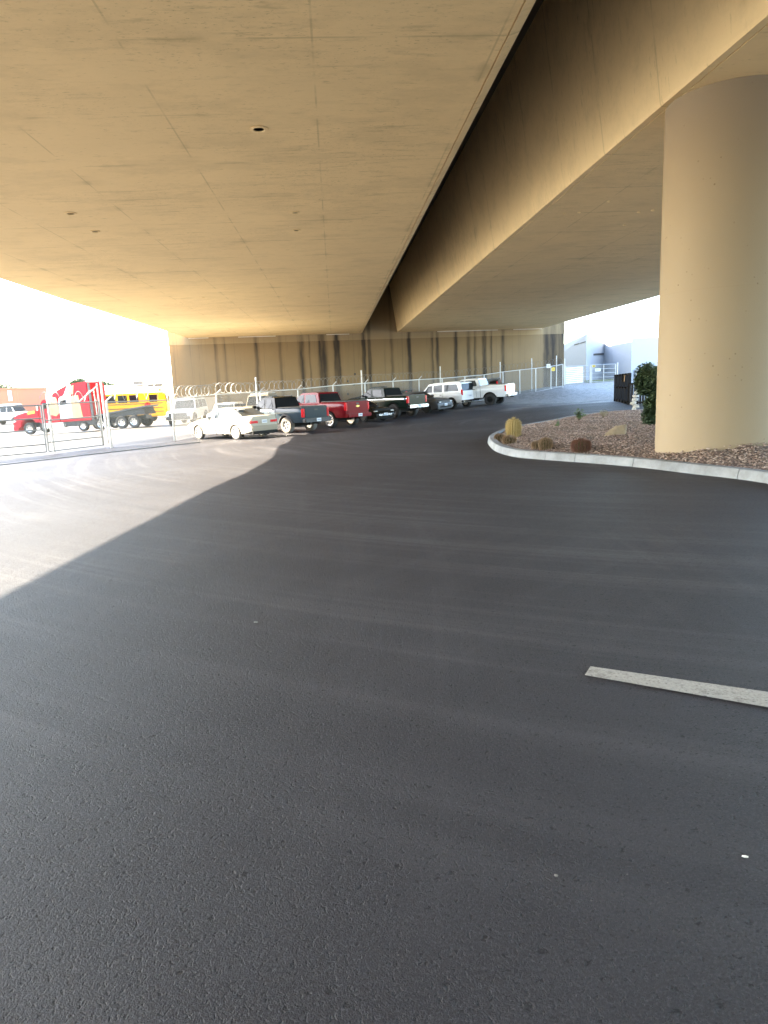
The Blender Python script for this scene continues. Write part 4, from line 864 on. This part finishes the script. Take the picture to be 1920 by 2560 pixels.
fo = pb[0].copy()
fence = empty('chain_link_fence', fo, 'long chain link fence topped with razor wire, running behind the parked row to the wall', 'fence')
pb = [p-fo for p in pb]
rail = MB(); lrail = MB()
for i in range(len(pb)):
    H = posts[i][4]; b = pb[i]; m = MB().bar(b+Vector((0, 0, -.4)), b+Vector((0, 0, H)), .045 if posts[i][3] else .05, 8)
    if posts[i][3]:
        m.bar(b+Vector((0, 0, H)), b+Vector((.24, .12, H+.22)), .035, 6)
    m.build('post', 'galv_light', fence, smooth=True)
    if i < len(pb)-1:
        c = pb[i+1]; rail.bar(b+Vector((0, 0, H-.03)), c+Vector((0, 0, posts[i+1][4]-.03)), .028, 6)
        if i >= 8: lrail.bar(b+Vector((0, 0, .06)), c+Vector((0, 0, .06)), .024, 6)
        mesh_panel(fence, b, Vector((c.x, c.y, c.z+posts[i+1][4]-H)) if False else c, H, .075 if i < 4 else .1, .004 if i < 3 else .0045)
        sd = Vector((-(c-b).y, (c-b).x, 0)).normalized()
        coil(fence, b+Vector((0, 0, H)), c+Vector((0, 0, posts[i+1][4])), .27, .42, -.0, sd, 'wire', .013 if i < 3 else .008)
rail.build('top_rail', 'galv_light', fence, smooth=True); lrail.build('bottom_rail', 'galv_light', fence, smooth=True)
for (px, top, Y, hb_) in ((639, 943, 41.5, 3.1), (903, 926, 49.5, 3.3), (1100, 916, 56.5, 3.2), (1250, 905, 60.6, 3.2), (1329, 896, 61.4, 2.9), (1391, 889, 61.7, 2.9)):
    p = atY(px, top, Y); b = Vector((p.x, p.y, p.z-hb_))
    MB().bar((0, 0, -.4), (0, 0, hb_), .05, 8).build('tall_pole', 'galv_light', smooth=True, loc=b)
    o = COL.objects[-1]
    tag(o, {639: 'tall white steel pole behind the slate pickup', 903: 'tall white steel pole behind the black coupe', 1100: 'tall white steel pole behind the white sport utility roof', 1250: 'tall thin pole at the fence behind the white pickup tailgate', 1329: 'tall thin pole between the fence panels right of the white pickup', 1391: 'tallest pole by the right end of the stained wall'}[px], 'pole', 'tall poles along the fence')
# left fence bay from gate to corner
gA, gB, gC, gD = at(279, 1119), at(427, 1102), at(118, 1137), at(-160, 1163)
f2 = empty('chain_link_fence', gA, 'short sunlit chain link fence bay between the gate and the sedan', 'fence')
q = pb[0]+fo-gA; z_ = Vector((0, 0, 0))
MB().bar(z_, (0, 0, 2.0), .05, 8).bar((0, 0, 2.0), (.22, .12, 2.2), .035, 6).build('post', 'galv_light', f2, smooth=True)
MB().bar((0, 0, 1.95), q+Vector((-.08, 0, 1.95)), .028, 6).build('top_rail', 'galv_dark', f2); mesh_panel(f2, z_, q, 1.97, .07, .004)  # top rail's shadow side put into its darker grey
coil(f2, Vector((0, 0, 2.0)), q+Vector((0, 0, 2.0)), .22, .55, .0, Vector((-.5, .8, 0)).normalized(), 'wire', .013)
# sliding gate
def gate(name, label, A, B, H, rails_, extra=None, verts=(0, 1), razor=False):
    r_ = empty(name, A, label, 'gate'); q = B-A; fr = MB()
    for h in rails_: fr.bar((0, 0, h), q+Vector((0, 0, h)), .028, 6)
    for t in verts: b = q*t; fr.bar(b+Vector((0, 0, rails_[0])), b+Vector((0, 0, H)), .035, 6)
    fr.build('frame', 'galv_dark', r_, smooth=True); mesh_panel(r_, Vector((0, 0, rails_[0])), q+Vector((0, 0, rails_[0])), H-rails_[0], .07, .004)  # frame grey darkened to hold the shadow side of the pipes
    if extra: extra(r_, q)
    return r_
def brace(r_, q):
    MB().bar(q+Vector((0, 0, .15)), q+Vector((0, 0, 2.75)), .04, 6).bar(q+Vector((0, 0, 2.65)), q*.62+Vector((0, 0, 2.0)), .03, 6).build('tail_brace', 'galv_light', r_)
    a = q*.0+Vector((0, 0, 2.0)); coil(r_, a, q+Vector((0, 0, 2.0)), .22, .55, -.0, Vector((-.6, .8, 0)), 'wire', .013)
gE = at(261, 1119)
gate('sliding_gate', 'galvanised sliding gate leaf with triangular end brace in front of the red truck', gC+Vector((.02, .15, 0)), gE, 2.0, [.12, .48, 1.35, 1.98], brace, (0, .98))
gate('sliding_gate', 'galvanised pipe gate leaf at the left edge of the view', gD, gC, 1.98, [.12, .42, 1.0, 1.45, 1.96], None, (0, .5, 1))
for (px, py, top, lab) in ((136, 1131, 985, 'white steel gate pole nearer the truck cab'), (270, 1108, 952, 'tall white steel gate pole at the end of the sliding gate')):
    b = at(px, py); tp = atY(px-18, top, b.y)
    o = MB().bar((0, 0, -.2), (0, 0, tp.z-b.z), .055, 8).build('gate_pole', 'galv_light', smooth=True, loc=b); tag(o, lab, 'pole')
tr = MB(); A, B = at(-200, 1186), at(500, 1106); n = 30
for i in range(n):
    a, b = A.lerp(B, i/n), A.lerp(B, (i+1)/n); a.z = gz(a.x, a.y)+.02; b.z = gz(b.x, b.y)+.02; tr.bar(a, b, .025, 4)
tag(tr.build('gate_track', 'galv_dark'), 'thin steel gate track laid on the ground along the fence', 'track')
# ------------------------------------------------------------------ far right: pipe gate, buildings
def fg(name, px0, px1, y0, y1, t0, t1, Y0, Y1, label, nr, bars=3, slat=None):
    A, B = atY(px0, y0, Y0), atY(px1, y1, Y1); TA, TB = atY(px0, t0, Y0), atY(px1, t1, Y1)
    r_ = empty(name, A, label, 'gate', 'pipe gates beyond the wall'); m = MB(); q = B-A; HA, HB = TA.z-A.z, TB.z-B.z
    for i in range(nr): t = .06+.94*i/(nr-1); m.bar((0, 0, HA*t), q+Vector((0, 0, HB*t)), .03, 6)
    for i in range(bars): t = i/(bars-1); m.bar(q*t, q*t+Vector((0, 0, (HA+(HB-HA)*t))), .04, 6)
    m.build('frame', 'galvanised', r_)
    mesh_panel(r_, Vector((0, 0, 0)), q, min(HA, HB), .12, .004)
    if slat:
        s = MB()
        for i in range(9): z0 = HA*(.06+.1*i); s.plate([q*.02+Vector((0, -.05, z0)), q*.72+Vector((0, -.05, z0)), q*.72+Vector((0, -.05, z0+HA*.065)), q*.02+Vector((0, -.05, z0+HA*.065))], (0, .02, 0))
        s.build('slats', 'galv_light', r_)
    return r_
fg('pipe_gate', 1413, 1474, 962, 957, 916, 914, 67, 68, 'galvanised pipe gate with pale horizontal slats, next to the wall end', 4, 3, True)
gg = fg('pipe_gate', 1479, 1538, 957, 955, 912, 910, 68, 68.5, 'galvanised pipe gate carrying a small white sign and a yellow sign', 5, 3)
gl = gg.location
for (x0_, y0_, x1_, y1_, mt, nm) in ((1488, 921, 1501, 928, 'sign_white', 'white_sign'), (1481, 913, 1488, 918, 'sign_yellow', 'yellow_sign')):
    a = atY(x0_, y0_, 67.9)-gl; b = atY(x1_, y1_, 67.9)-gl; s_o = MB().box(a.x, b.x, a.y-.02, a.y, b.z, a.z).build(nm, mt, gg)
    mk = MB()
    for i in range(3): z_ = a.z-(a.z-b.z)*(.25+.25*i); mk.box(a.x+.06, b.x-.06, a.y-.028, a.y-.018, z_-.015, z_+.015)
    mk.build('lettering', 'mark_dark', s_o)
for px, t, Y, lab in ((1411, 896, 66.5, 'gate post against the end of the stained wall'), (1476, 912, 68, 'post between the two pipe gates'), (1543, 906, 69, 'post at the right end of the pipe gates')):
    a = atY(px, 958, Y); b = atY(px, t, Y); tag(MB().bar((0, 0, -.3), (0, 0, b.z-a.z), .06, 8).build('gate_post', 'galv_light', loc=a), lab, 'post')
# signs on fence
for px, py, wd, hh, mt, lab in ((1383, 923, .3, .3, 'sign_yellow', 'small yellow sign hung on the fence near the wall end'), (1371, 915, .34, .34, 'sign_white', 'small white notice hanging on top of the fence near the wall end')):
    p = atY(px, py, 60.6); s_o = MB().box(-wd/2, wd/2, -.02, 0, -hh/2, hh/2).build('fence_sign', mt, loc=p, bevel=.004); tag(s_o, lab, 'sign')
    mk = MB()
    for i in range(2): mk.box(-wd*.3, wd*.3, -.03, -.018, hh*.12-i*hh*.3, hh*.2-i*hh*.3)
    mk.build('lettering', 'mark_dark', s_o)
p = at(1500, 949.5+6); 
def building(label, cols, base, Y0, name='building', mat='stucco_white', slots=()):
    pass
# gabled white building: corner at 1465
def facade(root, pts3, thick, mat, name): return MB().plate(pts3, thick).build(name, mat, root)
A = atY(1390, 960, 85); Bc = atY(1465, 955, 76); Cc = atY(1530, 950, 83)
bl = empty('white_building', Bc, 'pale blue white building with a pointed corner peak behind the pipe gates', 'building')
def rel(v): return v-Bc
TA = atY(1390, 895, 85); TB = atY(1466, 835, 76); TC = atY(1530, 869, 83)
bv = [rel(A)+Vector((0, 0, -2)), Vector((0, 0, -2)), rel(Cc)+Vector((0, 0, -2)), rel(Cc)+Vector((-3, 14, -2)), rel(A)+Vector((0, 14, -2)),
      rel(TA), Vector((0, 0, TB.z-Bc.z)), rel(TC), rel(TC)+Vector((-3, 14, 0)), rel(TA)+Vector((0, 14, 0))]
MB().add(bv, [(0, 1, 6, 5), (1, 2, 7, 6), (2, 3, 8, 7), (3, 4, 9, 8), (4, 0, 5, 9), (5, 6, 7, 8, 9)]).build('walls', 'stucco_white', bl)
nC = Vector((rel(Cc).y, -rel(Cc).x, 0)).normalized(); nA = Vector((-rel(A).y, rel(A).x, 0)).normalized()
if nC.y > 0: nC = -nC
if nA.y > 0: nA = -nA
def onface(px, py, P, Q, n_):  # intersection of pixel ray with vertical plane P-Q
    d = ray(px, py); o_ = Vector((0, 0, EYE)); nn = Vector(((Q-P).y, -(Q-P).x, 0)); t = (P-o_).dot(nn)/d.dot(nn); return o_+d*t-Bc
for (a, b, y0, y1) in ((1484, 1509, 884, 888.5), (1513, 1530, 883, 887.5)):
    MB().plate([onface(a, y0, Bc, Cc, nC)+nC*.03, onface(b, y0-1.5, Bc, Cc, nC)+nC*.03, onface(b, y1-1.5, Bc, Cc, nC)+nC*.03, onface(a, y1, Bc, Cc, nC)+nC*.03], nC*-.04).build('slot_window', 'mark_dark', bl)
for (a, b, ya, yb) in ((1436, 1449, 861, 857.5), (1451, 1464, 857, 853)):
    MB().plate([onface(a, ya, A, Bc, nA)+nA*.03, onface(b, yb, A, Bc, nA)+nA*.03, onface(b, yb+2.5, A, Bc, nA)+nA*.03, onface(a, ya+2.5, A, Bc, nA)+nA*.03], nA*-.04).build('slot_window', 'mark_dark', bl)
# box building
A = atY(1533, 957, 78); Bc = atY(1577, 957, 74); Cc = atY(1790, 950, 80)
b2 = empty('white_building', Bc, 'flat roofed pale blue white block building with an electric box on its wall', 'building')
TA, TB, TC = atY(1533, 852, 78), atY(1577, 845, 74), atY(1790, 838, 80)
bv = [rel(A)+Vector((0, 0, -2)), Vector((0, 0, -2)), rel(Cc)+Vector((0, 0, -2)), rel(Cc)+Vector((-3, 14, -2)), rel(A)+Vector((0, 14, -2)),
      rel(TA), Vector((0, 0, TB.z-Bc.z)), rel(TC), rel(TC)+Vector((-3, 14, 0)), rel(TA)+Vector((0, 14, 0))]
MB().add(bv, [(0, 1, 6, 5), (1, 2, 7, 6), (2, 3, 8, 7), (3, 4, 9, 8), (4, 0, 5, 9), (5, 6, 7, 8, 9)]).build('walls', 'stucco_white', b2)
nC = Vector((rel(Cc).y, -rel(Cc).x, 0)).normalized(); nC = -nC if nC.y > 0 else nC
p0, p1 = onface(1586, 924, Bc, Cc, nC), onface(1594, 960, Bc, Cc, nC)
eb = MB().box(p0.x, p1.x, p0.y-.35, p0.y+.02, p0.z-.9, p0.z).build('electric_box', 'galvanised', b2, bevel=.02); MB().bar((p0.x+.2, p0.y-.15, p0.z-.9), (p0.x+.2, p0.y-.15, -1), .07, 6).build('conduit', 'galvanised', eb)
# grass bank by the gates
gr = MB(); random.seed(5)
for i in range(2600):
    px = random.uniform(1462, 1532); Y = random.uniform(69, 74); x = atY(px, 950, Y).x; z_ = gz(x, Y)-.05; h = random.uniform(.08, .3); a = random.random()*6.28
    gr.add([(x-.05*math.cos(a), Y-.05*math.sin(a), z_), (x+.05*math.cos(a), Y+.05*math.sin(a), z_), (x+random.uniform(-.1, .1), Y, z_+h)], [(0, 1, 2)])
tag(gr.build('grass', 'grass_leaf'), 'patch of rough grass behind the pipe gates', 'grass', kind='stuff')
# ------------------------------------------------------------------ black iron gate leaf
ig = at(1538, 1003); B = at(1573, 1011)
ir = empty('iron_gate', ig, 'black iron gate leaf with vertical bars and a small tan emblem, left of the bush', 'gate'); q = B-ig; HI = 1.62
m = MB()
for h in (.08, .85, HI-.06): m.plate([Vector((0, 0, h-.05)), q+Vector((0, 0, h-.05)), q+Vector((0, 0, h+.05)), Vector((0, 0, h+.05))], (0, .05, 0))
m.build('frame', 'iron_black', ir)
for i in range(6):
    b = q*(i/5); MB().box(b.x-.075, b.x+.075, b.y-.02, b.y+.06, b.z+.0, b.z+HI).build('bar', 'iron_black', ir)
MB().plate([q*.45+Vector((-.0, -.03, 1.2)), q*.72+Vector((0, -.03, 1.15)), q*.75+Vector((0, -.03, 1.5)), q*.5+Vector((0, -.03, 1.55))], (0, -.02, 0)).build('emblem', 'spine_tan', ir)
MB().plate([Vector((0, -.03, .0)), q+Vector((0, -.03, 0)), q+Vector((0, -.03, .16)), Vector((0, -.03, .16))], (0, .02, 0)).build('kick_plate', 'iron_black', ir)
f3 = empty('iron_fence', B, 'low black iron fence running right from the iron gate behind the bush', 'fence'); e3 = at(1760, 1010)-B
m = MB().bar((0, 0, 1.05), e3+Vector((0, 0, 1.05)), .05, 6).bar((0, 0, .1), e3+Vector((0, 0, .1)), .04, 6); m.build('rail', 'iron_black', f3)
for i in range(26): b = e3*(i/25); MB().bar(b, b+Vector((0, 0, 1.05)), .06, 5).build('bar', 'iron_black', f3)
# ------------------------------------------------------------------ plants
def atbed(px, py):
    d = ray(px, py); o_ = Vector((0, 0, EYE)); t = 6.0
    while t < 34:
        p = o_+d*t
        if inside(p.x, p.y) and p.z <= bedz(p.x, p.y):
            p.z = bedz(p.x, p.y); return p
        t += .03
    return at(px, py)
def leafball(mb, c, rx, ry, rz_, n, ls, seed, shell=.55):
    rnd = random.Random(seed)
    lobes = [(Vector((rnd.uniform(-.6, .6)*rx, rnd.uniform(-.6, .6)*ry, rnd.uniform(-.8, .7)*rz_)), rnd.uniform(.35, .6)) for _ in range(12)]
    for _ in range(n):
        lc, lr = rnd.choice(lobes); d = Vector((rnd.gauss(0, 1), rnd.gauss(0, 1), rnd.gauss(0, 1))).normalized()*rnd.uniform(shell, 1.05)
        p = Vector(c)+lc+Vector((d.x*rx*lr, d.y*ry*lr, d.z*rz_*lr))
        if p.z < c[2]-rz_: p.z = c[2]-rz_+rnd.random()*.2
        a = Vector((rnd.gauss(0, 1), rnd.gauss(0, 1), rnd.gauss(0, .8)+.5)).normalized(); b = a.orthogonal().normalized(); s_ = ls*rnd.uniform(.6, 1.3)
        mb.add([p-b*s_*.16, p+a*s_*.5-b*s_*.03+b*0, p+b*s_*.16, p-a*s_*.5], [(0, 1, 2, 3)])
def bush(px, py, h, w_, label, n, seed, mat='oleander', ls=.13):
    p = atbed(px, py)
    r_ = empty('shrub', p, label, 'shrub', 'dark green shrubs by the pillar'); m = MB(); leafball(m, (0, 0, h*.5), w_/2, w_/2, h*.52, n, ls, seed); m.build('foliage', mat, r_)
    s_ = MB(); rnd = random.Random(seed)
    for i in range(7): s_.bar((rnd.uniform(-.1, .1), rnd.uniform(-.1, .1), -.05), (rnd.uniform(-.4, .4)*w_, rnd.uniform(-.4, .4)*w_, h*rnd.uniform(.5, .8)), .02, 5, .008)
    s_.build('stem', 'bark', r_); return r_
bush(1652, 1057, 1.5, 1.4, 'dense dark green leafy shrub against the left side of the round pillar', 15000, 1)
bush(1990, 1085, 1.6, 1.6, 'dark green shrub peeping out right of the round pillar', 5000, 2)
def weed(px, py, h, w_, label, mat, n, seed):
    p = atbed(px, py)
    r_ = empty('small_plant', p, label, 'plant'); rnd = random.Random(seed); st_ = MB(); lf = MB()
    for i in range(n):
        a = rnd.random()*6.28; L = h*rnd.uniform(.5, 1); t = Vector((math.cos(a)*w_/2*rnd.random(), math.sin(a)*w_/2*rnd.random(), L)); st_.bar((0, 0, 0), t, .006, 4, .002)
        for j in range(6):
            c = t*rnd.uniform(.35, 1); leafball(lf, c, .04, .04, .04, 2, .09, rnd.random())
    st_.build('stem', 'bark', r_); lf.build('foliage', mat, r_)
weed(1447, 1052, .38, .4, 'small leafy green shrub at the far edge of the gravel island', 'weed_leaf', 16, 4)
weed(1508, 1045, .25, .35, 'dry straw coloured weed near the far kerb', 'dry_weed', 12, 5)
weed(1393, 1066, .16, .1, 'tiny green sprig by the far kerb behind the tall cactus', 'weed_leaf', 3, 6)
def cactus(px, py, w_, h, label, skin, spine, tall, seed, ribs=18):
    p = atbed(px, py); p.z -= .02; r_ = empty('barrel_cactus', p, label, 'cactus', 'barrel cacti in the gravel island'); n = ribs*4; R = w_/2; prof = []
    for k_ in range(17):
        t = k_/16; rr_ = R*(.80+.2*math.sin(min(1, t*1.5)*math.pi/2))*math.sqrt(max(0, 1-max(0, (t-.5)/.5)**2.6)) if t < 1 else .0; prof.append((max(rr_, .012), h*t))
    m = MB()
    for (rr_, z_) in prof:
        for i in range(n):
            a = 2*math.pi*i/n; k2 = 1+.085*math.cos(a*ribs); m.v.append((rr_*k2*math.cos(a), rr_*k2*math.sin(a), z_))
    m.f = [(i*n+j, i*n+(j+1) % n, (i+1)*n+(j+1) % n, (i+1)*n+j) for i in range(len(prof)-1) for j in range(n)]+[tuple((len(prof)-1)*n+j for j in range(n))]
    m.build('stem', skin, r_, smooth=True); s_ = MB(); rnd = random.Random(seed)
    for k_ in range(1, 17):
        rr_, z_ = prof[k_]
        for i in range(ribs):
            a = 2*math.pi*i/ribs; c = Vector((rr_*1.08*math.cos(a), rr_*1.08*math.sin(a), z_))
            for q_ in range(6 if tall else 13):
                d = (Vector((math.cos(a), math.sin(a), .25))+Vector((rnd.uniform(-.9, .9), rnd.uniform(-.9, .9), rnd.uniform(-.6, .9)))).normalized(); L = w_*(.17 if tall else .24)*rnd.uniform(.6, 1.2)
                u = d.orthogonal().normalized()*(.0035 if tall else .005); s_.add([c-u, c+u, c+d*L], [(0, 1, 2)])
    s_.build('spines', spine, r_); return r_
cactus(1284, 1092, .36, .50, 'tall straw yellow barrel cactus at the tip of the gravel island', 'wood_straw', 'spine_straw', True, 1)
cactus(1250, 1101, .22, .17, 'small round tan cactus at the kerb left of the tall cactus', 'cactus_skin', 'spine_tan', False, 2, 14)
cactus(1273, 1108, .25, .19, 'small round tan cactus just in front of the tall cactus', 'cactus_skin', 'spine_tan', False, 3, 14)
cactus(1344, 1120, .20, .16, 'small tan cactus, left one of the touching pair near the front kerb', 'cactus_skin', 'spine_tan', False, 4, 14)
cactus(1364, 1122, .22, .24, 'brown cactus, taller right one of the touching pair near the front kerb', 'cactus_skin', 'spine_tan', False, 5, 14)
cactus(1452, 1128, .29, .24, 'low reddish spined barrel cactus near the middle of the front kerb', 'cactus_skin', 'spine_red', False, 6, 16)
# rocks
def rock(name, c, dims, label, cat, mat, seed, rz=0):
    rnd = random.Random(seed); bm = bmesh.new(); bmesh.ops.create_icosphere(bm, subdivisions=2, radius=1)
    for v in bm.verts:
        n_ = v.co.normalized(); k_ = 1+rnd.uniform(-.12, .12); v.co = Vector((n_.x*dims[0]*k_, n_.y*dims[1]*k_, n_.z*dims[2]*k_))
        v.co.z = min(v.co.z, dims[2]*.75+v.co.x*.25)
    me = bpy.data.meshes.new(name); bm.to_mesh(me); bm.free(); me.materials.append(MATS[mat]); o = bpy.data.objects.new(name, me); COL.objects.link(o); o.location = c; o.rotation_euler = (0, 0, rz); return tag(o, label, cat)
p = atbed(1536, 1086); z_ = p.z
bm = bmesh.new(); rnd = random.Random(4)
for v in ((-.44, -.12, -.05), (-.30, -.2, -.05), (.22, -.24, -.05), (.40, -.02, -.05), (.3, .2, -.05), (-.2, .25, -.05), (-.36, -.1, .05), (-.05, -.14, .20), (.10, -.10, .27), (.34, -.10, .33), (.43, .0, .30), (.36, .1, .31), (.05, .12, .26), (-.22, .06, .12), (.30, -.2, .12), (-.1, -.22, .08)):
    bm.verts.new(Vector(v)+Vector((rnd.uniform(-.02, .02), rnd.uniform(-.02, .02), rnd.uniform(-.01, .01))))
bmesh.ops.convex_hull(bm, input=bm.verts); bmesh.ops.subdivide_edges(bm, edges=bm.edges, cuts=3, use_grid_fill=True)
for v in bm.verts: v.co += Vector((rnd.uniform(-.008, .008), rnd.uniform(-.008, .008), rnd.uniform(-.008, .008)))
me = bpy.data.meshes.new('boulder'); bm.to_mesh(me); bm.free(); me.materials.append(MATS['sandstone']); o = bpy.data.objects.new('boulder', me); COL.objects.link(o); o.location = (p.x, p.y, z_); o.scale = (.68, .68, .68)
tag(o, 'angular tan sandstone boulder lying in the middle of the gravel island', 'rock')
p = at(1586, 1040); z_ = gz(p.x, p.y)
sk_ = MB(); random.seed(11)
for i in range(7): stone(sk_, (p.x+random.uniform(-.05, .05), p.y, z_+.1+i*.13), .17-.01*i, .6, .18)
tag(sk_.build('stone_stack', 'pale_stone', smooth=False), 'stack of rough pale stones at the island edge left of the shrub', 'stone stack')
p = at(1862, 2143); pb_ = MB(); random.seed(2); stone(pb_, (p.x, p.y, gz(p.x, p.y)+.003), .009, .5); tag(pb_.build('pebble', 'sign_white'), 'bright white pebble on the asphalt at lower right', 'pebble')
p = at(1391, 2190); pb_ = MB(); stone(pb_, (p.x, p.y, gz(p.x, p.y)+.003), .006, .5); tag(pb_.build('pebble', 'grit_grey'), 'small grey pebble left of the white pebble', 'pebble')
p = at(640, 1557); pb_ = MB(); stone(pb_, (p.x, p.y, gz(p.x, p.y)+.006), .012, .6); tag(pb_.build('pebble', 'grit_grey'), 'small grey pebble on the shaded asphalt left of centre', 'pebble')
# ------------------------------------------------------------------ far left
a = atY(-60, 1012, 120); b = atY(47, 1012, 120)
bb_ = empty('brown_building', a, 'low reddish brown building at the far left edge', 'building'); wd = b.x-a.x; hh = atY(20, 974, 120).z-a.z
MB().box(-14, wd, 0, 12, -4, hh).build('walls', 'brown_building', bb_); MB().box(-14.1, wd+.1, -.1, 12.1, hh, hh+.25).build('parapet', 'brown_building', bb_)
for x in (wd-1.2, wd-4.0): MB().box(x-.3, x+.3, -.06, .02, .4, 2.1).build('window', 'plate_white', bb_)
def tree(px, top, Y, w_, label, seed):
    t = atY(px, top, Y); z0 = EYE-2.5; h = t.z-z0; r_ = empty('tree', (t.x, Y, z0), label, 'tree', 'far trees behind the yard')
    MB().bar((0, 0, 0), (0, 0, h*.6), .22, 7, .12).build('trunk', 'bark', r_); m = MB(); leafball(m, (0, 0, h-w_*.32), w_/2, w_/2, w_*.33, 2600, .5, seed, .3); m.build('crown', 'tree_leaf', r_)
tree(5, 955, 170, 7.5, 'round green tree crown above the brown building', 1)
tree(193, 945, 150, 2.8, 'small green tree tip behind the red truck fairing', 2)
tree(262, 952, 160, 4.5, 'low wide green tree between the red truck and the bus roof', 3)
